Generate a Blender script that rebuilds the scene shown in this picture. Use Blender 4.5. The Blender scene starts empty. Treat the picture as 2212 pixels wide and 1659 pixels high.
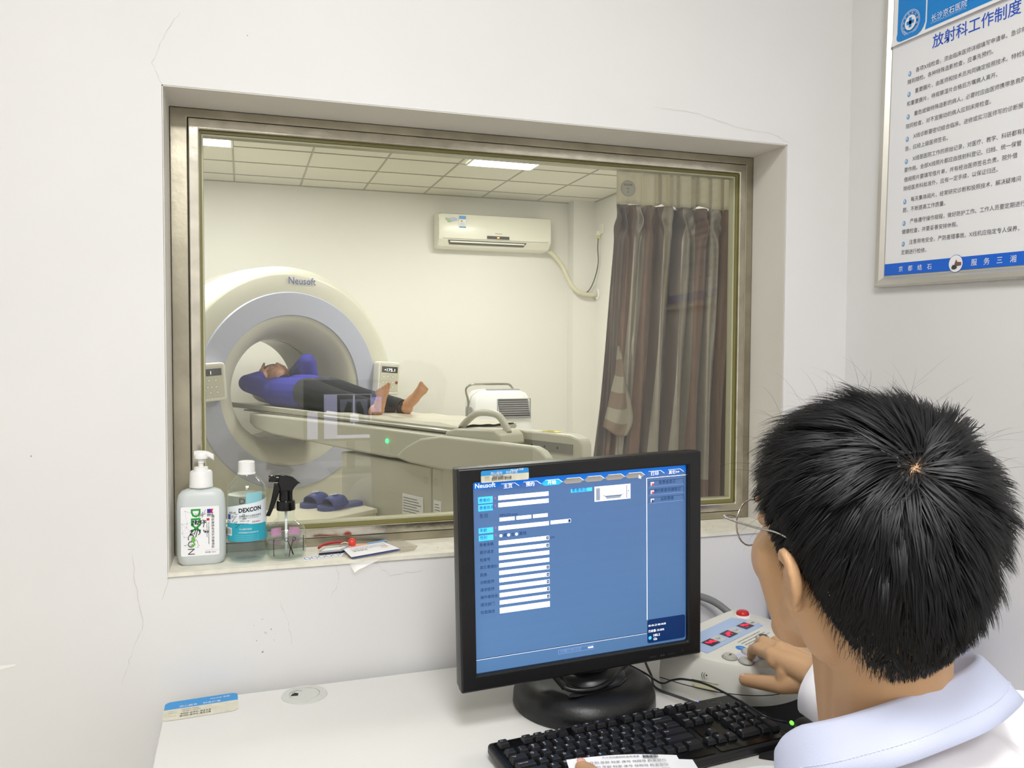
import bpy, bmesh, math, random
import numpy as np
from mathutils import Vector, Matrix, Quaternion
from mathutils.kdtree import KDTree
random.seed(7); rng = np.random.default_rng(7)
S = bpy.context.scene
COL = S.collection
V = Vector
R = math.radians

# ------------------------------------------------------------------ camera
cam = bpy.data.cameras.new('camera'); camo = bpy.data.objects.new('camera', cam); COL.objects.link(camo)
yaw, pit, rol = R(18.1), R(2.31), R(.24)
f_ = V((math.sin(yaw)*math.cos(pit), math.cos(yaw)*math.cos(pit), -math.sin(pit)))
r_ = V((math.cos(yaw), -math.sin(yaw), 0)); u_ = r_.cross(f_)
r2 = r_*math.cos(rol)+u_*math.sin(rol); u2 = -r_*math.sin(rol)+u_*math.cos(rol)
camo.matrix_world = Matrix(((r2.x, u2.x, -f_.x, 0), (r2.y, u2.y, -f_.y, -1.5225), (r2.z, u2.z, -f_.z, 1.351), (0, 0, 0, 1)))
cam.sensor_fit = 'HORIZONTAL'; cam.sensor_width = 36; cam.lens = 36*1782/2212; cam.clip_start = .02
S.camera = camo
S.view_settings.view_transform = 'Standard'; S.view_settings.look = 'None'
S.view_settings.gamma = 1; S.view_settings.use_curve_mapping = False
S.view_settings.exposure = 0.0

# ------------------------------------------------------------------ world and room lights
w = bpy.data.worlds.new('world'); S.world = w; w.use_nodes = True
w.node_tree.nodes['Background'].inputs[0].default_value = (.9, .95, 1, 1)
w.node_tree.nodes['Background'].inputs[1].default_value = .3
def area(name, loc, sx, sy, power, col, rot=(0, 0, 0)):
    l = bpy.data.lights.new(name, 'AREA'); l.shape = 'RECTANGLE'; l.size = sx; l.size_y = sy; l.energy = power; l.color = col
    o = bpy.data.objects.new(name, l); COL.objects.link(o); o.location = loc; o.rotation_euler = rot
    return o
WARM = (1, .995, 1.0); CTC = (.985, .99, 1)
for i, p in enumerate(((.1, -1.5), (.0, -2.7))):
    area('ceiling_lamp_light', (p[0], p[1], 2.655), .58, .58, 20.5, WARM)
for px_, py_, pw_ in ((-.30, 4.03, 30), (1.786, 4.03, 30), (.75, 1.7, 11), (2.1, 1.9, 15)):  # the pair nearest the window is added fill light, without ceiling panels
    area('scan_room_lamp_and_fill', (px_, py_, 2.655), .46, .40, pw_, CTC)

# ------------------------------------------------------------------ materials
def lin(h):
    if isinstance(h, str):
        h = h.lstrip('#'); c = [int(h[i:i+2], 16)/255 for i in (0, 2, 4)]
    else: c = list(h)
    return [x/12.92 if x <= .04045 else ((x+.055)/1.055)**2.4 for x in c]+[1]
MATS = {}
def mat(name, col, rough=.5, metal=0, bump=0, bscale=60, noise=0, nscale=8, emit=0, spec=.5, coat=0, trans=0, ior=1.45, sss=0, sheen=0, col2=None):
    if name in MATS: return MATS[name]
    m = bpy.data.materials.new(name); m.use_nodes = True; nt = m.node_tree; b = nt.nodes['Principled BSDF']
    c = lin(col); b.inputs['Base Color'].default_value = c; b.inputs['Roughness'].default_value = rough
    b.inputs['Metallic'].default_value = metal; b.inputs['Specular IOR Level'].default_value = spec
    b.inputs['Coat Weight'].default_value = coat; b.inputs['Transmission Weight'].default_value = trans; b.inputs['IOR'].default_value = ior
    b.inputs['Sheen Weight'].default_value = sheen
    if sss:
        b.inputs['Subsurface Weight'].default_value = sss; b.inputs['Subsurface Radius'].default_value = (1, .35, .2); b.inputs['Subsurface Scale'].default_value = .006
    tc = None
    if noise or bump:
        tc = nt.nodes.new('ShaderNodeTexCoord')
    if noise:
        n = nt.nodes.new('ShaderNodeTexNoise'); n.inputs['Scale'].default_value = nscale; n.inputs['Detail'].default_value = 5
        nt.links.new(tc.outputs['Object'], n.inputs['Vector'])
        mx = nt.nodes.new('ShaderNodeMix'); mx.data_type = 'RGBA'
        cr = nt.nodes.new('ShaderNodeMapRange'); cr.inputs[1].default_value = .35; cr.inputs[2].default_value = .65
        nt.links.new(n.outputs['Fac'], cr.inputs[0]); nt.links.new(cr.outputs[0], mx.inputs['Factor'])
        c2 = lin(col2) if col2 else [x*(1-noise) for x in c[:3]]+[1]
        mx.inputs['A'].default_value = c; mx.inputs['B'].default_value = c2
        nt.links.new(mx.outputs['Result'], b.inputs['Base Color'])
    if bump:
        n = nt.nodes.new('ShaderNodeTexNoise'); n.inputs['Scale'].default_value = bscale; n.inputs['Detail'].default_value = 3
        nt.links.new(tc.outputs['Object'], n.inputs['Vector'])
        bp = nt.nodes.new('ShaderNodeBump'); bp.inputs['Strength'].default_value = bump; bp.inputs['Distance'].default_value = .002
        nt.links.new(n.outputs['Fac'], bp.inputs['Height']); nt.links.new(bp.outputs['Normal'], b.inputs['Normal'])
    if emit:
        b.inputs['Emission Color'].default_value = c; b.inputs['Emission Strength'].default_value = emit
    MATS[name] = m; return m
def translucent(m, k):
    nt = m.node_tree; b = nt.nodes['Principled BSDF']; out = nt.nodes['Material Output']; t = nt.nodes.new('ShaderNodeBsdfTranslucent')
    t.inputs[0].default_value = b.inputs['Base Color'].default_value; x = nt.nodes.new('ShaderNodeMixShader'); x.inputs[0].default_value = k
    nt.links.new(b.outputs[0], x.inputs[1]); nt.links.new(t.outputs[0], x.inputs[2]); nt.links.new(x.outputs[0], out.inputs[0])
def clear(name, tint, ior=1.45, rough=.02, dust=0.0):
    m = bpy.data.materials.new(name); m.use_nodes = True; nt = m.node_tree; nt.nodes.clear()
    out = nt.nodes.new('ShaderNodeOutputMaterial'); tr = nt.nodes.new('ShaderNodeBsdfTransparent'); gl = nt.nodes.new('ShaderNodeBsdfGlossy')
    tr.inputs[0].default_value = lin(tint); gl.inputs['Roughness'].default_value = rough; gl.inputs[0].default_value = (1, 1, 1, 1)
    fr = nt.nodes.new('ShaderNodeFresnel'); fr.inputs[0].default_value = ior
    ge = nt.nodes.new('ShaderNodeNewGeometry'); sb = nt.nodes.new('ShaderNodeMath'); sb.operation = 'SUBTRACT'; sb.inputs[0].default_value = 1
    nt.links.new(ge.outputs['Backfacing'], sb.inputs[1]); mu = nt.nodes.new('ShaderNodeMath'); mu.operation = 'MULTIPLY'
    nt.links.new(fr.outputs[0], mu.inputs[0]); nt.links.new(sb.outputs[0], mu.inputs[1])
    mx = nt.nodes.new('ShaderNodeMixShader'); nt.links.new(mu.outputs[0], mx.inputs[0]); nt.links.new(tr.outputs[0], mx.inputs[1]); nt.links.new(gl.outputs[0], mx.inputs[2])
    last = mx
    if dust:
        df = nt.nodes.new('ShaderNodeBsdfDiffuse'); df.inputs[0].default_value = (.85, .85, .8, 1)
        m2 = nt.nodes.new('ShaderNodeMixShader'); m2.inputs[0].default_value = dust
        nt.links.new(mx.outputs[0], m2.inputs[1]); nt.links.new(df.outputs[0], m2.inputs[2]); last = m2
    nt.links.new(last.outputs[0], out.inputs[0]); MATS[name] = m; return m

WALL = mat('wall_paint', '#e5e4e3', .75, bump=.22, bscale=16, noise=.03, nscale=3)
CRACK = mat('wall_crack', '#d2cdc5', .9)
SMUDGE = mat('wall_smudge', '#8d867b', .9)
REVEAL = mat('reveal_paint', '#e4e0d8', .75, bump=.25, bscale=25, noise=.04, nscale=6)
SILLM = mat('sill_paint', '#ece8d9', .55, bump=.3, bscale=60, noise=.12, nscale=40)
CTW = mat('scan_room_paint', '#eae8e1', .75, bump=.1, bscale=12)
CEIL = mat('ceiling_tile_white', '#dedccb', .8, bump=.25, bscale=180)
GRID = mat('ceiling_grid', '#a7a491', .6)
FLOORM = mat('floor_tile', '#cfc9b6', .25, noise=.08, nscale=4)
STEEL = mat('stainless_steel', '#b7b09d', .32, 1, noise=.25, nscale=12, bump=.08, bscale=120)
CHROME = mat('polished_steel', '#cfc9bb', .16, 1, noise=.2, nscale=25, bump=.12, bscale=40)
GAP = mat('black_gap', '#0c0b09', .6)
SEAL = mat('yellow_seal', '#7b7644', .3)
SEALP = mat('pale_yellow_seal', '#b9b79a', .25)
GLASS = clear('lead_glass', '#fafaf5', 1.62, .01, .015)
WHITE = mat('white_plastic', '#f1f1ef', .35)
BLACK = mat('black_plastic', '#141416', .38, bump=.15, bscale=300)
BLACKG = mat('glossy_black_plastic', '#0b0b0c', .15)
DARKG = mat('dark_grey_plastic', '#2a2a2c', .35)
PAPER = mat('white_paper', '#f4f4f6', .7)
INK = mat('black_ink', '#16161a', .6)
INKG = mat('grey_ink', '#4c4a50', .6)
BLUEP = mat('print_blue', '#1f8fcf', .5)
SKIN = mat('skin_light', '#c69d75', .5, sss=.15, noise=.0, bump=.10, bscale=300)
SKINP = mat('patient_skin', '#cf9c78', .5, sss=.1)

# ------------------------------------------------------------------ mesh builder
_tc = {}
def text_geo(s, bold=False):
    key = (s, bold)
    if key in _tc: return _tc[key]
    cu = bpy.data.curves.new('t', 'FONT'); cu.body = s; cu.size = 1; cu.resolution_u = 2
    if bold: cu.offset = .009 if bold is True else bold
    o = bpy.data.objects.new('t', cu); COL.objects.link(o)
    me = bpy.data.meshes.new_from_object(o.evaluated_get(bpy.context.evaluated_depsgraph_get()))
    vs = [(v.co.x, v.co.y) for v in me.vertices]; fs = [tuple(p.vertices) for p in me.polygons]
    bpy.data.objects.remove(o); bpy.data.curves.remove(cu); bpy.data.meshes.remove(me)
    if vs: bb = (min(v[0] for v in vs), min(v[1] for v in vs), max(v[0] for v in vs), max(v[1] for v in vs))
    else: bb = (0, 0, 1, 1)
    _tc[key] = (vs, fs, bb); return _tc[key]

class MB:
    def __init__(s): s.v = []; s.f = []; s.m = []; s.mats = []
    def mi(s, m):
        if m not in s.mats: s.mats.append(m)
        return s.mats.index(m)
    def add(s, vs, fs, m, T=None):
        b = len(s.v); k = s.mi(m)
        s.v += [tuple(T @ V(v)) for v in vs] if T is not None else [tuple(v) for v in vs]
        s.f += [tuple(b+i for i in f) for f in fs]; s.m += [k]*len(fs); return s
    def box(s, a, b, m, T=None):
        (x0, y0, z0), (x1, y1, z1) = a, b
        vs = [(x0, y0, z0), (x1, y0, z0), (x1, y1, z0), (x0, y1, z0), (x0, y0, z1), (x1, y0, z1), (x1, y1, z1), (x0, y1, z1)]
        return s.add(vs, [(3, 2, 1, 0), (4, 5, 6, 7), (0, 1, 5, 4), (1, 2, 6, 5), (2, 3, 7, 6), (3, 0, 4, 7)], m, T)
    def poly(s, pts, m, T=None): return s.add(pts, [tuple(range(len(pts)))], m, T)
    def prism(s, pts, z0, z1, m, T=None):
        n = len(pts); vs = [(p[0], p[1], z0) for p in pts]+[(p[0], p[1], z1) for p in pts]
        fs = [tuple(range(n-1, -1, -1)), tuple(range(n, 2*n))]+[(i, (i+1) % n, n+(i+1) % n, n+i) for i in range(n)]
        return s.add(vs, fs, m, T)
    def loft(s, loops, m, T=None, cap0=True, cap1=True, closed=True):
        n = len(loops[0]); vs = [p for l in loops for p in l]; fs = []
        for k in range(len(loops)-1):
            for i in range(n if closed else n-1):
                j = (i+1) % n; fs.append((k*n+i, k*n+j, (k+1)*n+j, (k+1)*n+i))
        if cap0: fs.append(tuple(range(n-1, -1, -1)))
        if cap1: fs.append(tuple((len(loops)-1)*n+i for i in range(n)))
        return s.add(vs, fs, m, T)
    def lathe(s, prof, m, T=None, n=32, cap0=True, cap1=True, sx=1, sy=1):
        loops = [[(r*math.cos(2*math.pi*i/n)*sx, r*math.sin(2*math.pi*i/n)*sy, z) for i in range(n)] for r, z in prof]
        return s.loft(loops, m, T, cap0, cap1)
    def tube(s, pts, r, m, n=8, T=None, cap=True, up=None):
        pts = [V(p) for p in pts]; rs = r if isinstance(r, (list, tuple)) else [r]*len(pts)
        loops = []; prev = None
        for i, p in enumerate(pts):
            d = (pts[min(i+1, len(pts)-1)]-pts[max(i-1, 0)]).normalized()
            if prev is None:
                a = d.orthogonal().normalized() if up is None else (V(up)-d*d.dot(V(up))).normalized()
            else: a = (prev-d*d.dot(prev)).normalized()
            prev = a; b = d.cross(a)
            loops.append([tuple(p+(a*math.cos(2*math.pi*k/n)+b*math.sin(2*math.pi*k/n))*rs[i]) for k in range(n)])
        return s.loft(loops, m, T, cap, cap)
    def ell(s, c, r, m, T=None, n=20, k=12, Rm=None):
        vs = []; fs = []
        for j in range(k+1):
            th = math.pi*j/k
            for i in range(n):
                ph = 2*math.pi*i/n; p = V((r[0]*math.sin(th)*math.cos(ph), r[1]*math.sin(th)*math.sin(ph), r[2]*math.cos(th)))
                if Rm is not None: p = Rm @ p
                vs.append(tuple(p+V(c)))
        for j in range(k):
            for i in range(n):
                q = (j*n+i, (j+1)*n+i, (j+1)*n+(i+1) % n, j*n+(i+1) % n)
                fs.append(q)
        return s.add(vs, fs, m, T)
    def cap(s, a, b, ra, rb, m, n=14, T=None):
        a, b = V(a), V(b); d = b-a; L = d.length
        if L < 1e-6: return s.ell(a, (ra,)*3, m, T)
        d.normalize(); x = d.orthogonal().normalized(); y = d.cross(x); loops = []
        def ring(c, r): loops.append([tuple(c+(x*math.cos(2*math.pi*k/n)+y*math.sin(2*math.pi*k/n))*r) for k in range(n)])
        for t in (-90, -60, -30, 0): ring(a+d*ra*math.sin(R(t)), max(ra*math.cos(R(t)), 1e-5))
        for t in (0, 30, 60, 90): ring(b+d*rb*math.sin(R(t)), max(rb*math.cos(R(t)), 1e-5))
        return s.loft(loops, m, T)
    def text(s, st, o, ux, uy, h, m, w=None, align='l', lift=None, bold=False):
        vs, fs, bb = text_geo(st, bold); o, ux, uy = V(o), V(ux).normalized(), V(uy).normalized()
        W_ = bb[2]-bb[0]; kx = h if w is None else w/W_
        if w is not None and h == 1: h = kx
        off = {'l': 0, 'c': -W_/2*kx, 'r': -W_*kx}[align]
        nrm = ux.cross(uy)*(lift or 0)
        return s.add([tuple(o+nrm+ux*((x-bb[0])*kx+off)+uy*(y*h)) for x, y in vs], fs, m)
    def rect(s, o, ux, uy, x0, y0, x1, y1, m, lift=0):
        o, ux, uy = V(o), V(ux), V(uy); n = ux.cross(uy).normalized()*lift
        return s.poly([tuple(o+n+ux*x+uy*y) for x, y in ((x0, y0), (x1, y0), (x1, y1), (x0, y1))], m)
    def disc(s, o, ux, uy, r, m, lift=0, n=20, r0=0):
        o, ux, uy = V(o), V(ux), V(uy); nn = ux.cross(uy).normalized()*lift
        c = [(math.cos(2*math.pi*i/n), math.sin(2*math.pi*i/n)) for i in range(n)]
        if not r0: return s.poly([tuple(o+nn+ux*a*r+uy*b*r) for a, b in c], m)
        return s.add([tuple(o+nn+ux*a*r+uy*b*r) for a, b in c]+[tuple(o+nn+ux*a*r0+uy*b*r0) for a, b in c], [(i, (i+1) % n, n+(i+1) % n, n+i) for i in range(n)], m)
    def build(s, name, parent=None, smooth=False, bevel=0, seg=2, angle=35, props=None, sub=0):
        me = bpy.data.meshes.new(name); me.from_pydata(s.v, [], s.f); me.update()
        for m in s.mats: me.materials.append(m)
        me.polygons.foreach_set('material_index', s.m)
        o = bpy.data.objects.new(name, me); COL.objects.link(o)
        if parent is not None: o.parent = parent
        if smooth:
            me.polygons.foreach_set('use_smooth', [True]*len(me.polygons))
            if smooth != 'full': me.set_sharp_from_angle(angle=R(angle))
        if bevel:
            b = o.modifiers.new('bevel', 'BEVEL'); b.width = bevel; b.segments = seg; b.limit_method = 'ANGLE'; b.angle_limit = R(40)
            for p in me.polygons: p.use_smooth = True
            me.set_sharp_from_angle(angle=R(60))
        if sub:
            q = o.modifiers.new('sub', 'SUBSURF'); q.levels = q.render_levels = sub
        return o
def tag(o, label=None, cat=None, group=None, kind=None):
    if label: o['label'] = label
    if cat: o['category'] = cat
    if group: o['group'] = group
    if kind: o['kind'] = kind
    return o
def thing(name, label, cat, loc=(0, 0, 0), group=None):
    o = bpy.data.objects.new(name, None); COL.objects.link(o); o.empty_display_size = .05
    tag(o, label, cat, group); return o
def struct(o): o['kind'] = 'structure'; return o
def blob(mb, name, parent, voxel, m, smooth=6, lap=.5, deform=None):
    """fuse overlapping primitives into one continuous surface"""
    t = mb.build('tmp'); rm = t.modifiers.new('r', 'REMESH'); rm.mode = 'VOXEL'; rm.voxel_size = voxel
    sm = t.modifiers.new('s', 'SMOOTH'); sm.factor = lap; sm.iterations = smooth
    me = bpy.data.meshes.new_from_object(t.evaluated_get(bpy.context.evaluated_depsgraph_get()))
    bpy.data.objects.remove(t); me.name = name; me.materials.clear(); me.materials.append(m)
    me.polygons.foreach_set('use_smooth', [True]*len(me.polygons))
    me.polygons.foreach_set('material_index', [0]*len(me.polygons))
    o = bpy.data.objects.new(name, me); COL.objects.link(o)
    if parent is not None: o.parent = parent
    return o
def rrect(x0, y0, x1, y1, r, n=5):
    out = []
    for cx, cy, a0 in ((x1-r, y0+r, -90), (x1-r, y1-r, 0), (x0+r, y1-r, 90), (x0+r, y0+r, 180)):
        for i in range(n+1):
            a = R(a0+90*i/n); out.append((cx+r*math.cos(a), cy+r*math.sin(a)))
    return out
def smooth_path(pts, n=6):
    P = [V(p) for p in pts]; P = [P[0]*2-P[1]]+P+[P[-1]*2-P[-2]]; out = []
    for i in range(1, len(P)-2):
        for k in range(n):
            t = k/n; a, b, c, d = P[i-1], P[i], P[i+1], P[i+2]
            out.append(.5*((2*b)+(c-a)*t+(2*a-5*b+4*c-d)*t*t+(3*b-a-3*c+d)*t**3))
    out.append(P[-2]); return out
def scribble(mb, strokes, o, ux, uy, h, m, wd=.0006, lift=.0004):
    """handwriting: polylines in a unit box drawn as thin strips"""
    o, ux, uy = V(o), V(ux).normalized(), V(uy).normalized(); nn = ux.cross(uy)
    for st in strokes:
        P = [o+ux*x*h+uy*y*h+nn*lift for x, y in st]
        for a, b in zip(P, P[1:]):
            d = (b-a)
            if d.length < 1e-6: continue
            d.normalize(); sd = nn.cross(d)*wd/2; e = d*wd*.3
            mb.poly([tuple(a-sd-e), tuple(b-sd+e), tuple(b+sd+e), tuple(a+sd-e)], m)

# ================================================================== SETTING: control room
H = 2.69; WX0, WX1, WZ0, WZ1 = -.125, 1.118, .965, 1.796; TH = .165; XR = 1.281
b = MB()
X0, X1 = -1.9, 3.03
b.box((X0, 0, 0), (WX0, TH, H), WALL); b.box((WX1, 0, 0), (X1, TH, H), WALL)
b.box((WX0, 0, 0), (WX1, TH, WZ0), WALL); b.box((WX0, 0, WZ1), (WX1, TH, H), WALL)
def crack(mb, pts, wd=.0012, m=CRACK, y=-.0004, seed=1):
    rr = random.Random(seed); P = []
    for (x0, z0), (x1, z1) in zip(pts, pts[1:]):
        for k in range(6): P.append((x0+(x1-x0)*k/6+rr.uniform(-.002, .002), z0+(z1-z0)*k/6+rr.uniform(-.002, .002)))
    P.append(pts[-1])
    for (x0, z0), (x1, z1) in zip(P, P[1:]):
        d = V((x1-x0, z1-z0)); n = V((-d.y, d.x)).normalized()*wd*rr.uniform(.12, .42)
        mb.poly([(x0-n.x, y, z0-n.y), (x1-n.x, y, z1-n.y), (x1+n.x, y, z1+n.y), (x0+n.x, y, z0+n.y)], m)
for i, pp in enumerate((((WX0, WZ1), (-.14, 1.83), (-.12, 1.88), (-.095, 1.92)), ((WX1+.004, WZ1+.004), (1.09, 1.815), (1.0, 1.822), (.90, 1.843), (.80, 1.846)),
        ((WX0+.003, WZ0), (-.135, .92)), ((-.18, 1.0), (-.175, .93), (-.165, .88), (-.185, .83), (-.2, .78)), ((.16, .96), (.165, .925), (.15, .90)), ((.23, .955), (.26, .93), (.32, .935)),
        ((.06, .9), (.075, .86), (.08, .82)))):
    crack(b, pp, seed=i)
for i, (x, z, s_) in enumerate(((.03, .87, .006), (.045, .85, .005), (.035, .845, .008), (.02, .832, .004), (.05, .83, .005), (.03, .81, .006), (.0, .80, .003), (.015, .86, .003), (.39, .935, .005), (-.33, 1.175, .006), (1.02, 1.9, .003), (.013, 1.894, .004))):
    rr = random.Random(i); s_ *= .55; pts = [(x+s_*rr.uniform(.1, .7)*math.cos(a*.7), -.0004, z+s_*rr.uniform(.2, 1)*math.sin(a*.7)*.8) for a in range(9)]
    b.poly(pts[::-1], SMUDGE if i % 2 else CRACK)
b.poly([(-.404, -.0005, .822), (-.36, -.0005, .83), (-.357, -.0005, .833), (-.38, -.0005, .833), (-.405, -.0005, .827)], mat('bare_plaster', '#f6f4ef', .8))
struct(b.build('wall_front'))
b = MB(); b.box((XR, -3.6, 0), (XR+.12, 0, H), WALL)
crackx = MB()
struct(b.build('wall_right'))
b = MB(); b.box((X0-.1, -3.6, 0), (X0, 5.48, H), WALL); struct(b.build('wall_left'))
b = MB(); b.box((X0-.1, -3.7, 0), (XR+.12, -3.6, H), WALL); struct(b.build('wall_back'))
b = MB(); b.box((X0-.1, -3.7, -.1), (3.15, 5.6, 0), FLOORM); struct(b.build('floor'))
b = MB(); b.box((X0-.1, -3.7, H), (XR+.12, TH, H+.1), CEIL); struct(b.build('ceiling'))
# sill board and reveal linings
b = MB(); b.box((WX0, -.004, WZ0-.006), (WX1, .12, WZ0+.001), SILLM)
for i, (x, y) in enumerate(((.62, .03), (.66, .05), (.8, .02), (.95, .03), (.98, .05), (.36, .04), (.40, .06), (1.02, .02))):
    rr = random.Random(i+50); b.poly([(x+.002*math.cos(a)*rr.uniform(.4, 1.4), y+.0015*math.sin(a), WZ0+.0014) for a in range(6)], SMUDGE)
struct(b.build('trim_1'))
b = MB()
for (a, c) in (((WX0-.0005, .0, WZ0), (WX0+.0015, .12, WZ1)), ((WX1-.0015, .0, WZ0), (WX1+.0005, .12, WZ1)), ((WX0, .0, WZ1-.0015), (WX1, .12, WZ1+.0005))): b.box(a, c, REVEAL)
struct(b.build('trim_2'))

# window: Empty with frame, sash, seal and pane
win = bpy.data.objects.new('window_1', None); COL.objects.link(win); struct(win)
def ring(mb, xa, xb, za, zb, wl, wr, wb, wt, y0, y1, m):
    """rectangular ring with mitred corners"""
    o = [(xa, za), (xb, za), (xb, zb), (xa, zb)]; i = [(xa+wl, za+wb), (xb-wr, za+wb), (xb-wr, zb-wt), (xa+wl, zb-wt)]
    vs = [(x, y0, z) for x, z in o]+[(x, y0, z) for x, z in i]+[(x, y1, z) for x, z in o]+[(x, y1, z) for x, z in i]
    fs = []
    for k in range(4):
        j = (k+1) % 4
        fs += [(k, j, 4+j, 4+k), (8+j, 8+k, 12+k, 12+j), (k, 8+k, 8+j, j), (4+j, 12+j, 12+k, 4+k)]
    mb.add(vs, fs, m)
xa, xb, za, zb = WX0+.002, WX1-.002, WZ0+.001, WZ1-.002
b = MB(); ring(b, xa, xb, za, zb, .030, .018, .016, .016, .120, .160, STEEL); b.build('window_frame', win, bevel=.0012)
b = MB(); ring(b, xa+.029, xb-.017, za+.015, zb-.015, .004, .004, .004, .004, .124, .158, GAP); b.build('frame_gap', win)
b = MB(); ring(b, xa+.0315, xb-.0195, za+.0175, zb-.0175, .0185, .0165, .0185, .0195, .117, .158, CHROME)
b.build('sash', win, bevel=.002)
b = MB(); ring(b, xa+.0495, xb-.0355, za+.0355, zb-.0365, .004, .005, .007, .006, .126, .15, SEAL)
ring(b, xa+.0535, xb-.0405, za+.0425, zb-.0425, .003, .004, .005, .004, .129, .15, SEALP); b.build('glazing_seal', win, bevel=.0008)
b = MB(); b.box((xa+.055, .133, za+.045), (xb-.043, .143, zb-.045), GLASS); b.build('window_glass', win)

# ================================================================== SETTING: scan room
b = MB(); b.box((X0, 5.48, 0), (3.03, 5.58, H), CTW); struct(b.build('wall_far'))
b = MB(); b.box((3.03, TH, 0), (3.15, 5.58, H), CTW); struct(b.build('wall_scan_right'))
b = MB(); b.box((2.815, 5.34, 0), (3.03, 5.48, H), CTW); struct(b.build('trim_3'))
b = MB()
gx = [-.048+.5115*k for k in range(-4, 7)]; gy = [4.27-.455*k for k in range(0, 9)]+[4.725, 5.18]
b.box((X0, TH, H), (3.15, 5.58, H+.1), CEIL)
for x in gx: b.box((x-.006, TH, H-.004), (x+.006, 5.48, H), GRID)
for y in gy: b.box((X0, y-.006, H-.0045), (3.03, y+.006, H-.0002), GRID)
b.box((X0, 5.462, H-.006), (3.03, 5.48, H), GRID); b.box((3.014, TH, H-.006), (3.03, 5.34, H), GRID)
struct(b.build('ceiling'))
# ceiling light panels
LAMP = mat('lamp_diffuser', '#ffffff', .5, emit=9)
LFR = mat('lamp_frame', '#e8e8e4', .4)
def ceiling_light(x0, y0, x1, y1, label, group=None):
    t = thing('ceiling_light', label, 'ceiling light', group=group)
    b = MB(); b.box((x0, y0, H-.012), (x1, y1, H-.0052), LAMP); b.build('diffuser', t)
    b = MB()
    for a, c in (((x0-.012, y0-.012), (x1+.012, y0)), ((x0-.012, y1), (x1+.012, y1+.012)), ((x0-.012, y0), (x0, y1)), ((x1, y0), (x1+.012, y1))): b.box((a[0], a[1], H-.014), (c[0], c[1], H-.0052), LFR)
    b.build('lamp_frame', t); return t
ceiling_light(-.545, 3.83, -.06, 4.255, 'white square ceiling light in the scan room, left one, above the scanner')
ceiling_light(1.545, 3.83, 2.02, 4.255, 'white square ceiling light in the scan room, right one, in front of the air conditioner')
for x, y, l in ((.1, -1.5, 'square ceiling light in the control room nearest the window'), (.0, -2.7, 'square ceiling light in the control room farthest from the window')):
    ceiling_light(x-.3, y-.3, x+.3, y+.3, l)

# ================================================================== SCAN ROOM OBJECTS
th_ = R(25)
GT = Matrix(((math.cos(th_), -math.sin(th_), 0, .328), (math.sin(th_), math.cos(th_), 0, 4.28), (0, 0, 1, 0), (0, 0, 0, 1)))   # local x = right, y = away, z = up
CREAM = mat('scanner_cream', '#cbc9ba', .38, noise=.03, nscale=5)
CREAMW = mat('scanner_pale', '#e6e4d9', .35)
GBLUE = mat('scanner_blue_ring', '#b3b6c9', .4)
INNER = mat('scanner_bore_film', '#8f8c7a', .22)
LOGO = mat('logo_blue', '#5a649c', .4)
GZ = 1.072; GR = .85
def arch(r, y, cz=GZ, zb=0.02, n=96):
    out = []
    for i in range(n):
        a = 2*math.pi*i/n; c, s_ = math.cos(a), math.sin(a)
        if s_ >= 0: out.append((r*c, y, cz+r*s_))
        else:
            k = min(r/abs(c) if abs(c) > 1e-6 else 1e9, (cz-zb)/abs(s_)); k = min(k, 9)
            # rounded lower corners, slightly waisted sides
            x, z = k*c, cz+k*s_
            out.append((x, y, z))
    return out
def circ(r, y, cz=GZ, n=96): return [(r*math.cos(2*math.pi*i/n), y, cz+r*math.sin(2*math.pi*i/n)) for i in range(n)]
gan = thing('ct_scanner', 'large cream ring-shaped scanner with a pale blue band around its bore', 'scanner')
b = MB()
b.loft([circ(.67, .006), arch(GR-.066, .010), arch(GR-.058, .013), arch(GR-.040, .024), arch(GR-.02, .045), arch(GR-.006, .075), arch(GR, .11)], CREAM, GT, False, False)
b.loft([arch(GR, .114), arch(GR+.002, .30), arch(GR-.02, .46), arch(GR-.075, .60), arch(GR-.14, .68), arch(GR-.2, .70), circ(.36, .70)], CREAMW, GT, False, False)
b.loft([arch(GR-.006, .11), arch(GR-.006, .114)], GAP, GT, False, False)
b.build('housing', gan, smooth=True, angle=50)
b = MB(); b.loft([circ(.512, .006), circ(.516, -.004), circ(.665, -.004), circ(.672, .006)], GBLUE, GT, False, False); b.build('blue_band', gan, smooth=True, angle=40)
b = MB(); b.loft([circ(.512, .006), circ(.485, .012), circ(.45, .035), circ(.415, .075), (circ(.385, .13)), circ(.365, .2), circ(.352, .29)], CREAM, GT, False, False); b.build('bore_funnel', gan, smooth=True, angle=40)
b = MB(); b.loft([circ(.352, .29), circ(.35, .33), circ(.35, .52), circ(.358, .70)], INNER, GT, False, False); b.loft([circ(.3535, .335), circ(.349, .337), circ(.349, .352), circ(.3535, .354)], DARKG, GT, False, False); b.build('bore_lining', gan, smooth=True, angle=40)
gx_, gy_, gz_ = GT.to_3x3() @ V((1, 0, 0)), GT.to_3x3() @ V((0, 1, 0)), V((0, 0, 1))
b = MB(); b.text('Neusoft', GT @ V((-.03, -.002, 1.797)), gx_, gz_, .07, LOGO, w=.205, bold=True); b.build('logo', gan)
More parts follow.
